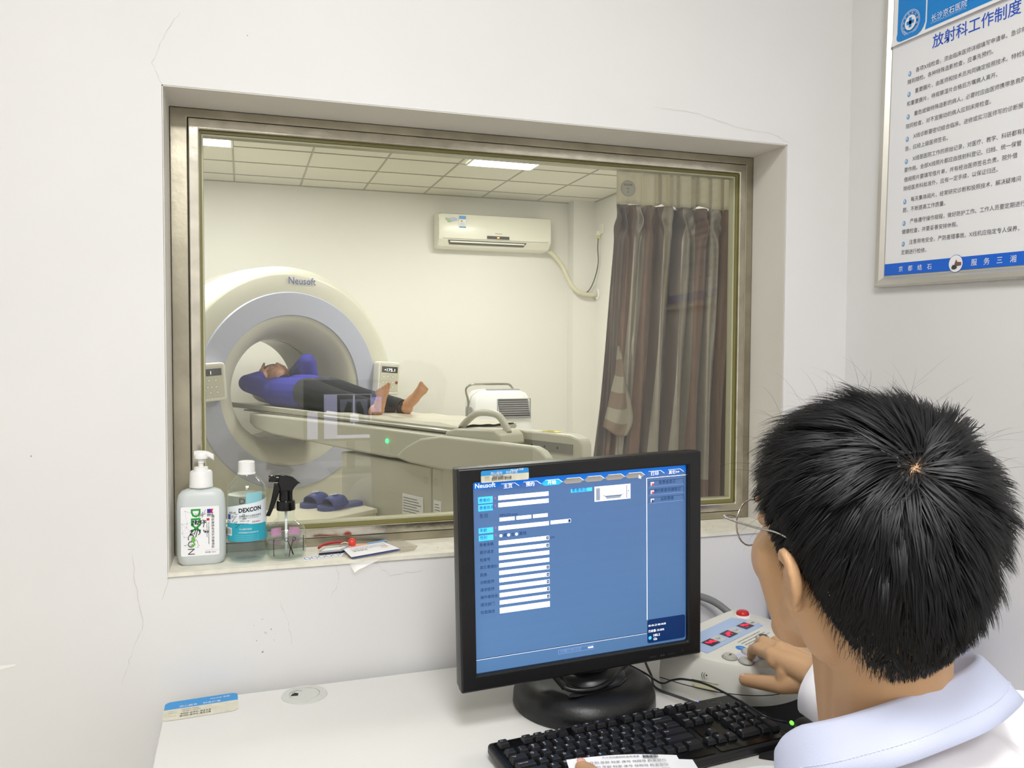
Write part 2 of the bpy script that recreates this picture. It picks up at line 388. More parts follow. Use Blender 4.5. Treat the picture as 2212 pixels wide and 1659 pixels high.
# vent perforations on the left flank
b = MB()
for k in range(22):
    for j in range(8):
        a = R(112+k*1.1); r = GR+.004; y = .30+.02*j
        p = V((r*math.cos(a), y, GZ+r*math.sin(a)))
        b.add([tuple(p+V(q)) for q in ((-.003, -.004, -.002), (.003, -.004, .003), (.003, .004, .003), (-.003, .004, -.002))], [(0, 1, 2, 3)], mat('vent_grey', '#a9a694', .6), GT)
tag(b.build('vent_holes', gan), kind='stuff')
def panel(x0, side):
    p = V((x0, -.035, 1.145)); pb = MB()
    T = GT @ Matrix.Translation(p) @ Matrix.Rotation(R(4*side), 4, 'Y')
    pb.prism(rrect(-.098, -.12, .098, .12, .025), -.035, .035, CREAMW, T @ Matrix.Rotation(R(90), 4, 'X')); o = pb.build('control_panel', gan, bevel=.006)
    tx, tz = T.to_3x3() @ V((1, 0, 0)), T.to_3x3() @ V((0, 0, 1)); O = T @ V((0, -.036, 0))
    q = MB(); q.rect(O, tx, tz, -.08, -.095, .08, .1, mat('panel_inset', '#cfccba', .4), lift=.0008); q.build('panel_inset', o)
    q = MB(); q.rect(O, tx, tz, -.07, .04, .07, .085, mat('display_dark', '#3c3d42', .15), lift=.0012); q.text('•175.1' if side > 0 else '   1', O+tz*.05, tx, tz, .03, mat('display_digits', '#ffffff', .5, emit=2), w=.09 if side > 0 else None, align='c', lift=.002); q.build('display', o)
    q = MB()
    for i, (x, z) in enumerate([(-.05, .01), (-.015, .012), (.03, .01), (-.05, -.03), (-.025, -.03), (0, -.03), (.03, -.03), (-.045, -.065), (-.01, -.065), (.035, -.065)]):
        c = O+tx*x+tz*z; q.disc(c, tx, tz, .0105, mat('panel_button', '#8f8d83', .5), lift=.0014, n=14); q.disc(c, tx, tz, .0085, CREAMW, lift=.0018, n=14)
    if side > 0: q.disc(O+tx*.065+tz*(-.03), tx, tz, .012, mat('panel_red', '#8e4a48', .5), lift=.002)
    q.build('buttons', o)
panel(.738, 1); panel(-.60, -1)

# couch -------------------------------------------------------------
couch = thing('scanner_table', 'long cream patient table running from the scanner bore toward the window', 'scanner table')
def TP(t, s, z): return tuple(GT @ V((s, -t, z)))
CT = Matrix(((0, 1, 0, 0), (-1, 0, 0, 0), (0, 0, 1, 0), (0, 0, 0, 1)))   # (t,s,z) -> local
TT = GT @ CT
b = MB(); b.box((1.02, -.25, 0), (1.86, .25, .77), CREAM, TT); b.box((1.868, -.25, 0), (1.95, .25, .77), CREAM, TT); b.build('pedestal', couch, bevel=.008)
for t0, t1 in ((1.62, 1.8), (1.885, 1.945)):
    b = MB(); o = V(TP(t0, -.2515, .50)); ux = (V(TP(t1, -.2515, .50))-o).normalized(); b.rect(o, ux, gz_, 0, 0, t1-t0, .11, PAPER)
    for k in range(6): b.rect(o, ux, gz_, .008, .018+k*.014, (t1-t0)*(.9-.1*(k % 3)), .021+k*.014, INKG, lift=.0008)
    b.build('rating_plate', couch)
for t in (1.82, 1.90): b = MB(); b.disc(TP(t, -.2512, .70), (V(TP(1, 0, 0))-V(TP(0, 0, 0))).normalized(), gz_, .016, mat('plug_ring', '#b9b5a0', .5), n=20, r0=.013); b.build('screw_cap', couch)
# side shells: outline in (t,z), extruded across s
def shell(out, s0, s1, m, name, bev=.012):
    q = MB(); vs = [(t, s0, z) for t, z in out]+[(t, s1, z) for t, z in out]; n = len(out)
    fs = [tuple(range(n)), tuple(range(2*n-1, n-1, -1))]+[(i, n+i, n+(i+1) % n, (i+1) % n) for i in range(n)]
    q.add(vs, fs, m, TT); return q.build(name, couch, bevel=bev, seg=3)
shell([(-.12, .86), (-.12, .925), (1.2, .935), (1.95, .935), (1.95, .80), (1.5, .785), (1.0, .79), (.6, .80), (.2, .805), (-.05, .83)], -.262, .235, CREAM, 'table_body')
rail = [(1.97, .936), (2.2, .938), (2.61, .94), (2.655, .925), (2.69, .895), (2.69, .80), (2.4, .775), (1.95, .77), (1.70, .778), (1.60, .792), (1.61, .815), (1.68, .86), (1.80, .91)]
shell(rail, -.275, -.225, CREAM, 'side_rail')
shell([(1.28, .928), (2.2, .942), (2.38, .94), (2.44, .925), (2.455, .895), (2.455, .80), (2.2, .775), (1.3, .79)], .205, .285, CREAM, 'side_rail')
b = MB(); b.box((1.95, .200, .845), (2.40, .2045, .895), mat('rail_metal', '#a4a49f', .35, .8), TT)
for t in (2.12, 2.21, 2.3): b.disc(TP(t, .1995, .87), gy_*-1, gz_, .006, DARKG, n=12)
b.build('guide_rail', couch)
b = MB(); YL = mat('warning_yellow', '#f2e227', .5); b.add([TP(2.16, .215, .943), TP(2.27, .215, .943), TP(2.27, .275, .944), TP(2.16, .275, .944)], [(0, 1, 2, 3)], YL)
for k in range(3): b.add([TP(2.17, .225+k*.017, .9448), TP(2.255-.02*k, .225+k*.017, .9448), TP(2.255-.02*k, .231+k*.017, .9448), TP(2.17, .231+k*.017, .9448)], [(0, 1, 2, 3)], INKG)
b.build('warning_label', couch)
# cradle: long shallow tray
prof = [(-.205, .972), (-.20, .978), (-.185, .972), (-.10, .966), (0, .964), (.10, .966), (.185, .972), (.20, .978), (.205, .972), (.20, .942), (.1, .936), (-.1, .936), (-.20, .942)]
b = MB(); b.loft([[(t, s_*k, z-dz) for s_, z in prof] for t, k, dz in ((-.62, .8, .01), (-.6, .97, 0), (0, 1, 0), (1.0, 1, 0), (1.98, 1, 0), (2.0, .98, .003))], CREAM, TT); b.build('cradle', couch, smooth=True, angle=40)
b = MB(); b.box((-.3, -.215, .93), (1.98, .215, .938), mat('cradle_shadow_gap', '#7f7b68', .6), TT); b.build('shadow_gap_slab', couch)  # slab whose darker colour stands in for shade between cradle and body
# crumpled plastic cover on the free end of the cradle and hanging down the near side
COVER = clear('plastic_sheet', '#e9e6dc', 1.5, .12, .35)
b = MB(); nt_, ns_ = 40, 22; vs = []
rr = random.Random(3)
for i in range(nt_+1):
    for j in range(ns_+1):
        t = .75+1.25*i/nt_; s_ = -.2+.4*j/ns_
        z = .9705+.003*math.sin(t*23+s_*14)+.002*math.sin(t*9-s_*31)+.006+.007*max(0, (t-1.7))*math.sin(s_*60+t*10)+.0015*rr.random()+.008*(abs(s_)/.2)**2
        if j in (0, ns_): s_ *= 1.045; z = .955
        vs.append((t, s_, z))
b.add(vs, [(i*(ns_+1)+j, (i+1)*(ns_+1)+j, (i+1)*(ns_+1)+j+1, i*(ns_+1)+j+1) for i in range(nt_) for j in range(ns_)][::1], mat('sheet_white', '#d9d5c6', .3), TT)
b.build('sheet_cover', couch, smooth='full')
# end block with arched handle
shell([(1.93, .93), (1.95, .955), (2.02, .972), (2.30, .985), (2.34, .965), (2.35, .92)], -.225, -.07, CREAM, 'end_block', .01)
b = MB(); hp = smooth_path([(1.97, -.15, .965), (2.02, -.15, 1.005), (2.09, -.15, 1.045), (2.17, -.15, 1.055), (2.25, -.15, 1.045), (2.30, -.15, 1.0), (2.32, -.15, .97)])
b.tube(hp, .017, CREAM, 10, TT); b.build('handle', couch, smooth='full')
b = MB(); b.ell(TP(1.5, -.262, .872), (.011, .011, .011), mat('green_lamp', '#2bff6a', .3, emit=6)); b.build('indicator_lamp', couch, smooth='full')

# portable cooler -----------------------------------------------------
COOLW = mat('cooler_white', '#f2f3f3', .3); COOLG = mat('cooler_grey', '#9a9a9a', .4); SLAT = mat('cooler_slat', '#6c6d6c', .45)
cool = thing('portable_air_cooler', 'white portable air cooler with grey grille and metal handle behind the patient table', 'air cooler')
b = MB()
def cbody(y, k=0): return [(x, y, z) for x, z in [(1.735+k, .0), (1.735+k, .93-k), (1.75+k, .985-k), (1.79, 1.022-k), (1.85, 1.035-k), (2.10, 1.035-k), (2.155-k, 1.015-k), (2.19-k, .96-k), (2.215-k, .8), (2.225-k, .6), (2.225-k, .0)]][::-1]
b.loft([cbody(4.70, .02), cbody(4.685+.03), cbody(5.02), cbody(5.04, .02)], COOLW); b.build('body', cool, bevel=.008)
b = MB(); b.add([(1.915, 4.699, .965), (2.165, 4.699, .965), (2.185, 4.699, .825), (1.935, 4.699, .825)], [(3, 2, 1, 0)], SLAT); g = b.build('grille', cool)
b = MB()
for k in range(8):
    z = .955-.0175*k; x = 1.92+.0025*k; b.add([(x, 4.697, z), (x+.25, 4.697, z), (x+.25, 4.688, z-.007), (x, 4.688, z-.007)], [(3, 2, 1, 0)], COOLG)
b.build('louvre', g)
b = MB(); ring(b, 1.91, 2.19, .817, .972, .007, .007, .007, .007, 4.686, 4.70, COOLG); b.build('grille_frame', g, bevel=.003)
b = MB(); b.prism(rrect(1.85, 4.74, 2.12, 4.84, .03), 1.034, 1.043, COOLG); b.disc((2.0, 4.79, 1.0435), V((1, 0, 0)), V((0, 1, 0)), .018, DARKG); b.build('control_top', cool)
b = MB(); b.tube(smooth_path([(1.765, 4.98, .5), (1.735, 4.93, .80), (1.73, 4.9, .93), (1.70, 4.86, 1.02), (1.70, 4.84, 1.055), (1.735, 4.83, 1.078), (1.80, 4.83, 1.082), (2.0, 4.83, 1.082), (2.06, 4.85, 1.075), (2.10, 4.88, 1.04)]), .009, mat('handle_steel', '#a5a091', .25, 1), 8); b.build('handle', cool, smooth='full')
b = MB(); b.prism(rrect(.62, 4.76, .90, 4.98, .04), 0, .012, COOLG, Matrix(((0, 0, -1, 1.7385), (0, 1, 0, 0), (1, 0, 0, 0), (0, 0, 0, 1)))); b.build('side_panel', cool)

# split air conditioner ------------------------------------------------
ACW = mat('air_conditioner_cream', '#f1efe0', .28)
ac = thing('air_conditioner', 'cream wall air conditioner with stickers at its left end, high on the far wall', 'air conditioner')
acp = [(5.479, 2.515), (5.34, 2.515), (5.29, 2.50), (5.272, 2.45), (5.268, 2.33), (5.275, 2.285), (5.33, 2.235), (5.40, 2.222), (5.479, 2.222)]
b = MB(); b.loft([[(x, 5.479-(5.479-y)*k, 2.37+(z-2.37)*k) for y, z in acp] for x, k in ((1.575, .96), (1.60, 1), (2.55, 1), (2.575, .96))], ACW); b.build('body', ac, smooth=True, angle=25)
b = MB(); b.box((1.602, 5.2655, 2.292), (2.548, 5.2672, 2.2945), mat('seam_grey', '#8f8c7a', .6)); b.build('front_seam', ac)
b = MB(); b.add([(1.65, 5.2735, 2.281), (2.35, 5.2735, 2.281), (2.33, 5.306, 2.248), (1.67, 5.306, 2.248)], [(3, 2, 1, 0)], mat('vent_dark', '#55513f', .6)); q = b.build('air_outlet', ac)
b = MB(); b.box((1.67, 5.272, 2.262), (2.33, 5.281, 2.274), ACW); b.build('flap', ac, bevel=.002)
b = MB(); b.box((1.99, 5.2655, 2.302), (2.19, 5.2675, 2.328), mat('display_brown', '#4a433c', .2)); b.box((2.08, 5.2645, 2.31), (2.1, 5.2657, 2.32), mat('amber_digits', '#ffb45a', .4, emit=2)); b.build('display', ac)
b = MB(); b.text('Hisense', (2.065, 5.2668, 2.345), (1, 0, 0), (0, 0, 1), .016, INKG, w=.06); b.build('logo', ac)
b = MB(); X_, Z_ = (1, 0, 0), (0, 0, 1)
b.rect((1.745, 5.266, 2.385), X_, Z_, 0, 0, .058, .1, PAPER); b.rect((1.745, 5.2655, 2.385), X_, Z_, 0, .072, .058, .1, mat('label_blue', '#5aa0d8', .5)); b.rect((1.745, 5.2655, 2.385), X_, Z_, 0, 0, .058, .012, MATS['label_blue'])
b.rect((1.745, 5.2655, 2.385), X_, Z_, .015, .05, .03, .062, mat('label_olive', '#a79a3e', .5))
for k in range(3): b.rect((1.745, 5.2655, 2.385), X_, Z_, .008, .02+.01*k, .05, .023+.01*k, mat('label_line', '#b8b8b4', .5))
b.build('energy_label', ac)
b = MB()
b.disc((1.695, 5.266, 2.455), V(X_)*1.2, V(Z_)*.5, .03, mat('leaf_blue', '#b8c0dc', .5)); b.disc((1.65, 5.2655, 2.45), V((1, 0, -.4)), V((0, 0, .45)), .022, mat('leaf_green', '#a9c39b', .5)); b.disc((1.665, 5.265, 2.435), V((1, 0, .2)), V((0, 0, .4)), .02, MATS['leaf_green'])
b.build('leaf_sticker', ac)
# insulated pipe, power cable, outlet
PIPE = mat('pipe_wrap', '#d9d5b8', .5, bump=.6, bscale=70)
b = MB(); pp = smooth_path([(2.53, 5.40, 2.255), (2.60, 5.39, 2.235), (2.66, 5.37, 2.18), (2.715, 5.35, 2.10), (2.75, 5.31, 2.00), (2.775, 5.29, 1.94), (2.82, 5.28, 1.885), (2.88, 5.28, 1.86), (2.96, 5.29, 1.853), (3.028, 5.297, 1.858)], 8)
b.tube(pp, [.019+.0016*math.sin(i*1.9) for i in range(len(pp))], PIPE, 12)
tag(b.build('insulated_pipe', None, smooth='full'), 'cream wrapped pipe hanging from the air conditioner to the hole in the side wall', 'pipe')
b = MB(); b.lathe([(.0, 0), (.045, 0), (.05, .006), (.043, .012), (.03, .012), (.026, .004), (0, .004)], WHITE, Matrix(((0, 0, -1, 3.0295), (0, 1, 0, 5.285), (1, 0, 0, 1.862), (0, 0, 0, 1))), 28)
tag(b.build('pipe_sleeve', None, smooth=True), 'round white sleeve where the cream pipe enters the side wall', 'wall sleeve')
ou = thing('wall_socket', 'small cream wall socket with a plug, high on the side wall beside the curtain', 'socket')
b = MB(); b.box((3.018, 5.16, 2.385), (3.0298, 5.245, 2.47), ACW); b.build('socket_plate', ou, bevel=.003)
b = MB(); b.box((2.985, 5.205, 2.375), (3.018, 5.24, 2.41), WHITE); b.box((2.99, 5.21, 2.345), (3.012, 5.232, 2.376), mat('plug_yellow', '#d7dd7a', .5)); b.build('plug', ou, bevel=.003)
b = MB(); b.tube(smooth_path([(3.0, 5.222, 2.345), (3.0, 5.228, 2.25), (3.005, 5.225, 2.15), (3.0, 5.25, 2.05), (2.985, 5.30, 1.95), (2.955, 5.31, 1.895), (2.93, 5.30, 1.877), (2.945, 5.285, 1.868)]), .005, mat('cable_dark', '#4c4741', .5), 6)
tag(b.build('power_cable', None, smooth='full'), 'thin dark cable hanging from the wall socket down to the cream pipe', 'cable')

# platform and slippers -------------------------------------------------
st = thing('step_platform', 'low cream wooden step platform beside the scanner, with slippers on it', 'platform')
PLAT = mat('platform_cream', '#dfdac4', .5, noise=.06, nscale=9)
P4 = [(.684, 2.885), (.11, 2.478), (-.12, 2.80), (.43, 3.30), (.490, 3.302)]
b = MB(); b.prism(P4[::-1], .475, .5, PLAT); b.build('platform_top', st, bevel=.004)
b = MB(); b.prism([(x*.98+.006, y*.98+.058) for x, y in P4][::-1], 0, .475, mat('platform_side', '#e3deb9', .5, noise=.15, nscale=15)); b.build('platform_base', st)
SLIP = mat('slipper_blue', '#434d90', .55); SLIPD = mat('slipper_inner', '#2d3560', .6)
def foot_outline(k=1.0):
    pts = [(0, -.135), (.03, -.125), (.042, -.09), (.042, -.04), (.045, .02), (.055, .07), (.052, .105), (.03, .132), (0, .14), (-.03, .13), (-.047, .10), (-.05, .06), (-.042, .01), (-.038, -.04), (-.04, -.09), (-.028, -.125)]
    return [tuple(q)[:2] for q in smooth_path([(x*k, y*k, 0) for x, y in pts]+[(pts[0][0]*k, pts[0][1]*k, 0)], 3)][:-1]
def slipper(x, y, rz, label):
    T = Matrix.Translation((x, y, .5005)) @ Matrix.Rotation(rz, 4, 'Z'); t = thing('slipper', label, 'slipper', group='blue slippers on the platform')
    b = MB(); b.prism(foot_outline(), 0, .022, SLIP, T); b.prism(foot_outline(.9), .022, .0225, SLIPD, T); b.build('sole', t, bevel=.005)
    b = MB(); loops = []
    for q, (yy, hh, ww) in enumerate(((-.02, .050, .043), (.01, .058, .046), (.05, .054, .052), (.085, .042, .053))):
        lo = [(math.cos(math.pi*i/14)*ww, yy+.01*math.sin(math.pi*i/14), .018+hh*math.sin(math.pi*i/14)**.8) for i in range(15)]
        loops.append(lo)
    b.loft(loops, SLIP, T, False, False, closed=False)
    o = b.build('strap', t, smooth='full'); m = o.modifiers.new('s', 'SOLIDIFY'); m.thickness = .005; m.offset = 1
    b = MB()
    for i in range(1): 
        c = T @ V((0, .046, .0785)); ux = T.to_3x3() @ V((1, .0, 0)); uy = T.to_3x3() @ V((0, 1, -.12))
        b.rect(c, ux, uy, -.016, -.013, .016, .013, mat('badge_white', '#e8e8ea', .5)); b.rect(c, ux, uy, -.010, -.008, .010, .008, mat('badge_blue', '#7f8fc0', .5), lift=.0008); b.text('SPORT', c-uy*.005, ux, uy, .01, PAPER, w=.02, align='c', lift=.0014)
    b.build('badge', t); return t
slipper(.500, 2.975, R(-60+180), 'blue slipper nearer the window, its heel toward the platform corner')
slipper(.41, 3.09, R(-52+180), 'blue slipper farther from the window, partly behind the other one')
# pedestal cabinet foot of the scanner seen right of the pedestal --------
# curtain ------------------------------------------------------------
cur = thing('curtain', 'brown and silver striped satin curtain with white header, hanging behind the window', 'curtain')
CB = mat('curtain_brown', '#8a6f61', .38, .2, sheen=.2, noise=.12, nscale=30); CS = mat('curtain_silver', '#b9b2a8', .33, .55, noise=.1, nscale=60); CH = mat('curtain_header', '#e9e5d6', .8); translucent(CH, .5); translucent(CB, .12); translucent(CS, .15)
CD = mat('curtain_grey_brown', '#6a5d57', .4, .2, noise=.1, nscale=30)
def fold_curve(u, z):
    """plan position of the cloth at arc parameter u (0..1) and height z"""
    k = min(max((1.74-z)/.8, 0), 1)
    xl = .915-.075*k**1.3; xr = 1.42
    x = xl+(xr-xl)*u
    A = (.013+.011*k)*(.2+.8*min(1, u*3.2))
    ph = 2*math.pi*(12.5*u+.4*math.sin(u*9)+.12*k*math.sin(5*u+z*4))
    y = .42+A*math.sin(ph)+.006*math.sin(ph*2.1+z*9)*k
    x += .008*math.cos(ph*1.0)*min(1, u*2.5)
    pk = math.exp(-((z-1.69)/.03)**2)
    y += .012*pk*math.sin(ph*1.6+20*z); x += .006*pk*math.sin(u*55+z*60)
    return x, y
stripes = [(0, .055, 'd'), (.055, .105, 'b'), (.105, .17, 's'), (.17, .245, 'b'), (.245, .27, 'd'), (.27, .335, 's'), (.335, .38, 'd'), (.38, .47, 's'), (.47, .53, 'b'), (.53, .60, 's'), (.60, .70, 'b'), (.70, .77, 's'), (.77, .86, 'd'), (.86, .93, 's'), (.93, 1.01, 'b')]
NU, NZ = 380, 70; b = MB(); z_hi, z_lo = 1.728, .93
vs = []
for j in range(NZ+1):
    z = z_hi+(z_lo-z_hi)*j/NZ
    for i in range(NU+1):
        x, y = fold_curve(i/NU, z); vs.append((x, y, z))
b.v = vs; MM = {'b': CB, 's': CS, 'd': CD}
for j in range(NZ):
    for i in range(NU):
        u = (i+.5)/NU; z = z_hi+(z_lo-z_hi)*(j+.5)/NZ
        k = next(m for a, c, m in stripes if a <= u < c)
        if z < 1.005: k = 'b'
        b.f.append((j*(NU+1)+i, (j+1)*(NU+1)+i, (j+1)*(NU+1)+i+1, j*(NU+1)+i+1)); b.m.append(b.mi(MM[k]))
o = b.build('cloth', cur, smooth='full'); m = o.modifiers.new('s', 'SOLIDIFY'); m.thickness = .0015
b = MB(); vs = []; NZ2 = 6
for j in range(NZ2+1):
    z = 1.812-(1.812-1.726)*j/NZ2
    for i in range(NU+1):
        u = i/NU; x, y = fold_curve(u, 1.80)
        q_ = (u*17) % 1
        if u > .23: y = .405+.022*q_; x += .004*q_
        vs.append((x, y-.001, z+.004*math.sin(u*30)*(j/NZ2)+(.003 if int(u*15) % 2 else 0)))
b.add(vs, [(j*(NU+1)+i, (j+1)*(NU+1)+i, (j+1)*(NU+1)+i+1, j*(NU+1)+i+1) for j in range(NZ2) for i in range(NU)], CH)
o = b.build('header_band', cur, smooth=True, angle=40); m = o.modifiers.new('s', 'SOLIDIFY'); m.thickness = .0015
b = MB(); b.disc((.937, .400, 1.765), V((1, 0, 0)), V((0, 0, 1)), .021, mat('round_label', '#c5c2b8', .4), n=28); b.disc((.937, .3995, 1.765), V((1, 0, 0)), V((0, 0, 1)), .0195, mat('round_label_rim', '#a9a69c', .5), n=28, r0=.0185)
for i, s_ in enumerate(('检验合格', 'QC', '05')): b.text(s_, (.937, .3994, 1.772-.009*i), (1, 0, 0), (0, 0, 1), .006, INKG, align='c')
b.build('round_label', cur)
b = MB()   # turned back corner showing the lining
FB = mat('lining_brown', '#8b7769', .5); FS = mat('lining_silver', '#aaa396', .4, .2)
le = [(.903, 1.365), (.899, 1.33), (.896, 1.29), (.888, 1.25), (.880, 1.21), (.873, 1.18), (.867, 1.16)]; re_ = [(.905, 1.362), (.918, 1.335), (.928, 1.29), (.937, 1.25), (.946, 1.21), (.948, 1.17), (.935, 1.137)]
le, re_ = smooth_path([(x, 0, z) for x, z in le], 4), smooth_path([(x, 0, z) for x, z in re_], 4); nq = 10; vs = []
for i, (p, q) in enumerate(zip(le, re_)):
    for k in range(nq+1):
        t = k/nq; vs.append((p.x+(q.x-p.x)*t, .386-.010*math.sin(math.pi*t)-.004*math.sin(9*t+i*.25), p.z+(q.z-p.z)*t-.012*math.sin(math.pi*t)*(i/len(le))))
b.v = vs
for i in range(len(le)-1):
    for k in range(nq):
        b.f.append((i*(nq+1)+k, (i+1)*(nq+1)+k, (i+1)*(nq+1)+k+1, i*(nq+1)+k+1)); b.m.append(b.mi(FS if k >= nq-2 or (i//4) % 2 == 0 else FB))
o = b.build('turned_back_corner', cur, smooth='full'); m = o.modifiers.new('s', 'SOLIDIFY'); m.thickness = .003
b = MB(); b.tube([(.86, .43, 1.825), (1.5, .43, 1.825)], .008, STEEL, 10); b.build('curtain_rod', cur, smooth='full')
for x in (.885, 1.48): b = MB(); b.box((x-.008, TH+.0005, 1.815), (x+.008, .435, 1.835), STEEL); b.build('rod_bracket', cur)

# patient ------------------------------------------------------------
pat = thing('person', 'barefoot person in blue jacket and black trousers lying on the scanner table', 'person')
b = MB(); K = SKINP
def pc(a, c, ra, rb): b.cap(TP(*a), TP(*c), ra, rb, K)
pc((-.30, 0, 1.155), (-.24, 0, 1.165), .078, .072); pc((-.17, 0, 1.12), (-.08, 0, 1.08), .05, .055)
b.ell(TP(-.225, 0, 1.235), (.02, .02, .028), K); b.ell(TP(-.255, .03, 1.225), (.03, .03, .02), K); b.ell(TP(-.255, -.03, 1.225), (.03, .03, .02), K)
pc((0, -.08, 1.06), (.3, -.06, 1.06), .07, .08); pc((0, .08, 1.06), (.3, .06, 1.06), .07, .08); pc((-.05, -.1, 1.06), (-.05, .1, 1.06), .06, .06)
for s_, el in ((-1, (-.27, -.20, 1.12)), (1, (.03, .09, 1.265))):
    pc((-.03, s_*.15, 1.07), el, .045, .038); pc(el, (-.22, s_*.11, 1.17), .036, .026)
    pc((-.22, s_*.11, 1.17), (-.28, s_*.085, 1.20), .03, .024)
    for k in range(4): pc((-.28, s_*.085, 1.19+.012*k), (-.325, s_*.05, 1.205+.016*k), .0095, .008)
    pc((-.23, s_*.10, 1.19), (-.25, s_*.06, 1.225), .011, .009)
for s_ in (-1, 1):
    pc((.30, s_*.08, 1.06), (.72, s_*.09, 1.03), .08, .055); pc((.72, s_*.09, 1.03), (1.13, s_*.095, 1.01), .055, .037)
    hx = 1.17; pc((hx, s_*.10, 1.008), (hx+.01, s_*.10, 1.01), .032, .033)
    w0 = s_*.018; tip = (hx+.105, s_*.135, 1.125)
    pc((hx+.015, s_*.10, 1.035), (hx+.06, s_*.118, 1.075), .033, .031)
    pc((hx+.06, s_*.118, 1.075), (tip[0], tip[1]-w0, tip[2]), .028, .021); pc((hx+.06, s_*.118, 1.075), (tip[0]-.012, tip[1]+w0, tip[2]-.012), .026, .018)
    pc((tip[0], tip[1]-w0, tip[2]), (tip[0]-.012, tip[1]+w0*1.3, tip[2]-.014), .021, .017)
    for k in range(5):
        o_ = s_*(-.026+.0155*k); c0 = (tip[0]+.006-.004*k, tip[1]+o_, tip[2]+.008-.005*k); rr_ = (.0125, .0098, .0094, .009, .0085)[k]
        pc(c0, (c0[0]+.016-.002*k, c0[1]+s_*.003, c0[2]+.030-.004*k), rr_, rr_*.92)
blob(b, 'body', pat, .004, SKINP, 2)
JK = mat('jacket_blue', '#26299a', .75, noise=.2, nscale=25); TRO = mat('trousers_black', '#22252a', .85, noise=.15, nscale=30)
b = MB()
for s_ in (-1, 1): pc((-.06, s_*.10, 1.068), (.31, s_*.085, 1.072), .098, .10)
pc((-.03, -.13, 1.07), (-.03, .13, 1.07), .085, .085); pc((.05, 0, 1.09), (.26, 0, 1.10), .095, .09); pc((-.09, 0, 1.10), (-.12, 0, 1.12), .07, .06)
for s_, el in ((-1, (-.27, -.20, 1.12)), (1, (.03, .09, 1.265))):
    pc((-.03, s_*.15, 1.075), el, .068, .062); m_ = tuple(V(el).lerp(V((-.22, s_*.11, 1.17)), .8)); pc(el, m_, .06, .046)
blob(b, 'jacket', pat, .008, JK, 4)
b = MB()
pc((.30, -.08, 1.072), (.38, -.08, 1.075), .094, .10); pc((.30, .08, 1.072), (.38, .08, 1.075), .094, .10); pc((.33, 0, 1.09), (.38, 0, 1.09), .085, .085)
for s_ in (-1, 1): pc((.34, s_*.085, 1.075), (.72, s_*.09, 1.045), .10, .07); pc((.72, s_*.09, 1.045), (1.10, s_*.095, 1.022), .07, .048)
blob(b, 'trousers', pat, .008, TRO, 4)
b = MB(); b.tube([TP(1.155, .10+.038*math.cos(a), 1.01+.038*math.sin(a)) for a in [R(30*k) for k in range(13)]], .006, TRO, 6); b.tube([TP(1.135, .10+.042*math.cos(a), 1.012+.042*math.sin(a)) for a in [R(30*k) for k in range(13)]], .010, TRO, 6); b.build('ankle_strap', pat, smooth='full')
b = MB(); b.cap(TP(-.335, 0, 1.16), TP(-.29, 0, 1.175), .078, .079, K)
blob(b, 'hair', pat, .008, mat('grey_hair', '#6e6b66', .8), 2)
b = MB(); b.ell(TP(-.30, 0, 1.045), (.14, .14, .075), CREAM); 
tag(b.build('head_cushion', None, smooth='full'), 'grey cream cushion under the head of the person inside the scanner bore', 'cushion')
# ================================================================== CONTROL ROOM OBJECTS
EX, EY, EZ = V((1, 0, 0)), V((0, 1, 0)), V((0, 0, 1))
DESKM = mat('desk_laminate', '#e3e2df', .32, noise=.03, nscale=7); DESKE = mat('desk_edge', '#c9c8c2', .5)
desk = thing('desk', 'white laminate desk along the wall under the window', 'desk')
DP = [(-.129, -.031), (1.279, -.004), (1.279, -.60), (-.127, -.62)]
b = MB(); b.prism(DP[::-1], .726, .75, DESKM); b.build('desktop', desk, bevel=.002)
for x in (-.11, 1.25):
    b = MB(); b.box((x, -.58, 0), (x+.02, -.06, .726), DESKM); b.build('side_panel', desk)
b = MB(); b.box((-.09, -.09, .25), (1.25, -.075, .726), DESKM); b.build('back_panel', desk)
# grommet
gr = thing('cable_grommet', 'round grey plastic cable grommet with a dark slot in the desktop', 'grommet')
GC = V((.098, -.066, .7502)); GRM = mat('grommet_grey', '#cfd0ca', .4)
b = MB(); b.lathe([(.0245, 0), (.039, .0), (.0385, .0016), (.0262, .0022), (.0262, .0008)], GRM, Matrix.Translation(GC), 48, False, False)
b.disc(GC, EX, EY, .0262, GRM, lift=.0005, n=40); b.build('rim', gr, smooth=True)
b = MB(); a0 = R(118)
pts = [(.0252*math.cos(a0+R(k*10)), .0252*math.sin(a0+R(k*10))) for k in range(-3, 30)]
b.prism(pts, .0006, .0022, GRM, Matrix.Translation(GC)); b.build('cover', gr, bevel=.0004)
b = MB(); b.poly([tuple(GC+V(q)) for q in ((-.024, -.004, .0026), (-.0115, -.006, .0026), (-.010, .004, .0026), (-.016, .0075, .0026), (-.021, .003, .0026))], GAP)
b.poly([tuple(GC+V(q)) for q in ((-.022, .0078, .0026), (-.012, .0175, .0026), (-.003, .0125, .0026), (-.004, .0115, .0026), (-.012, .0163, .0026), (-.0213, .0068, .0026))], INKG); b.build('slot', gr)
b = MB()
for k in range(7): b.disc(GC+V((.033*math.cos(k*.9+.3), .033*math.sin(k*.9+.3), .0021)), EX, EY, .0006, INKG, n=8)
tag(b.build('studs', gr), kind='stuff')
STB = mat('sticker_blue', '#2f93d6', .4); STC = mat('sticker_cream', '#e0dcc8', .45, noise=.15, nscale=60)
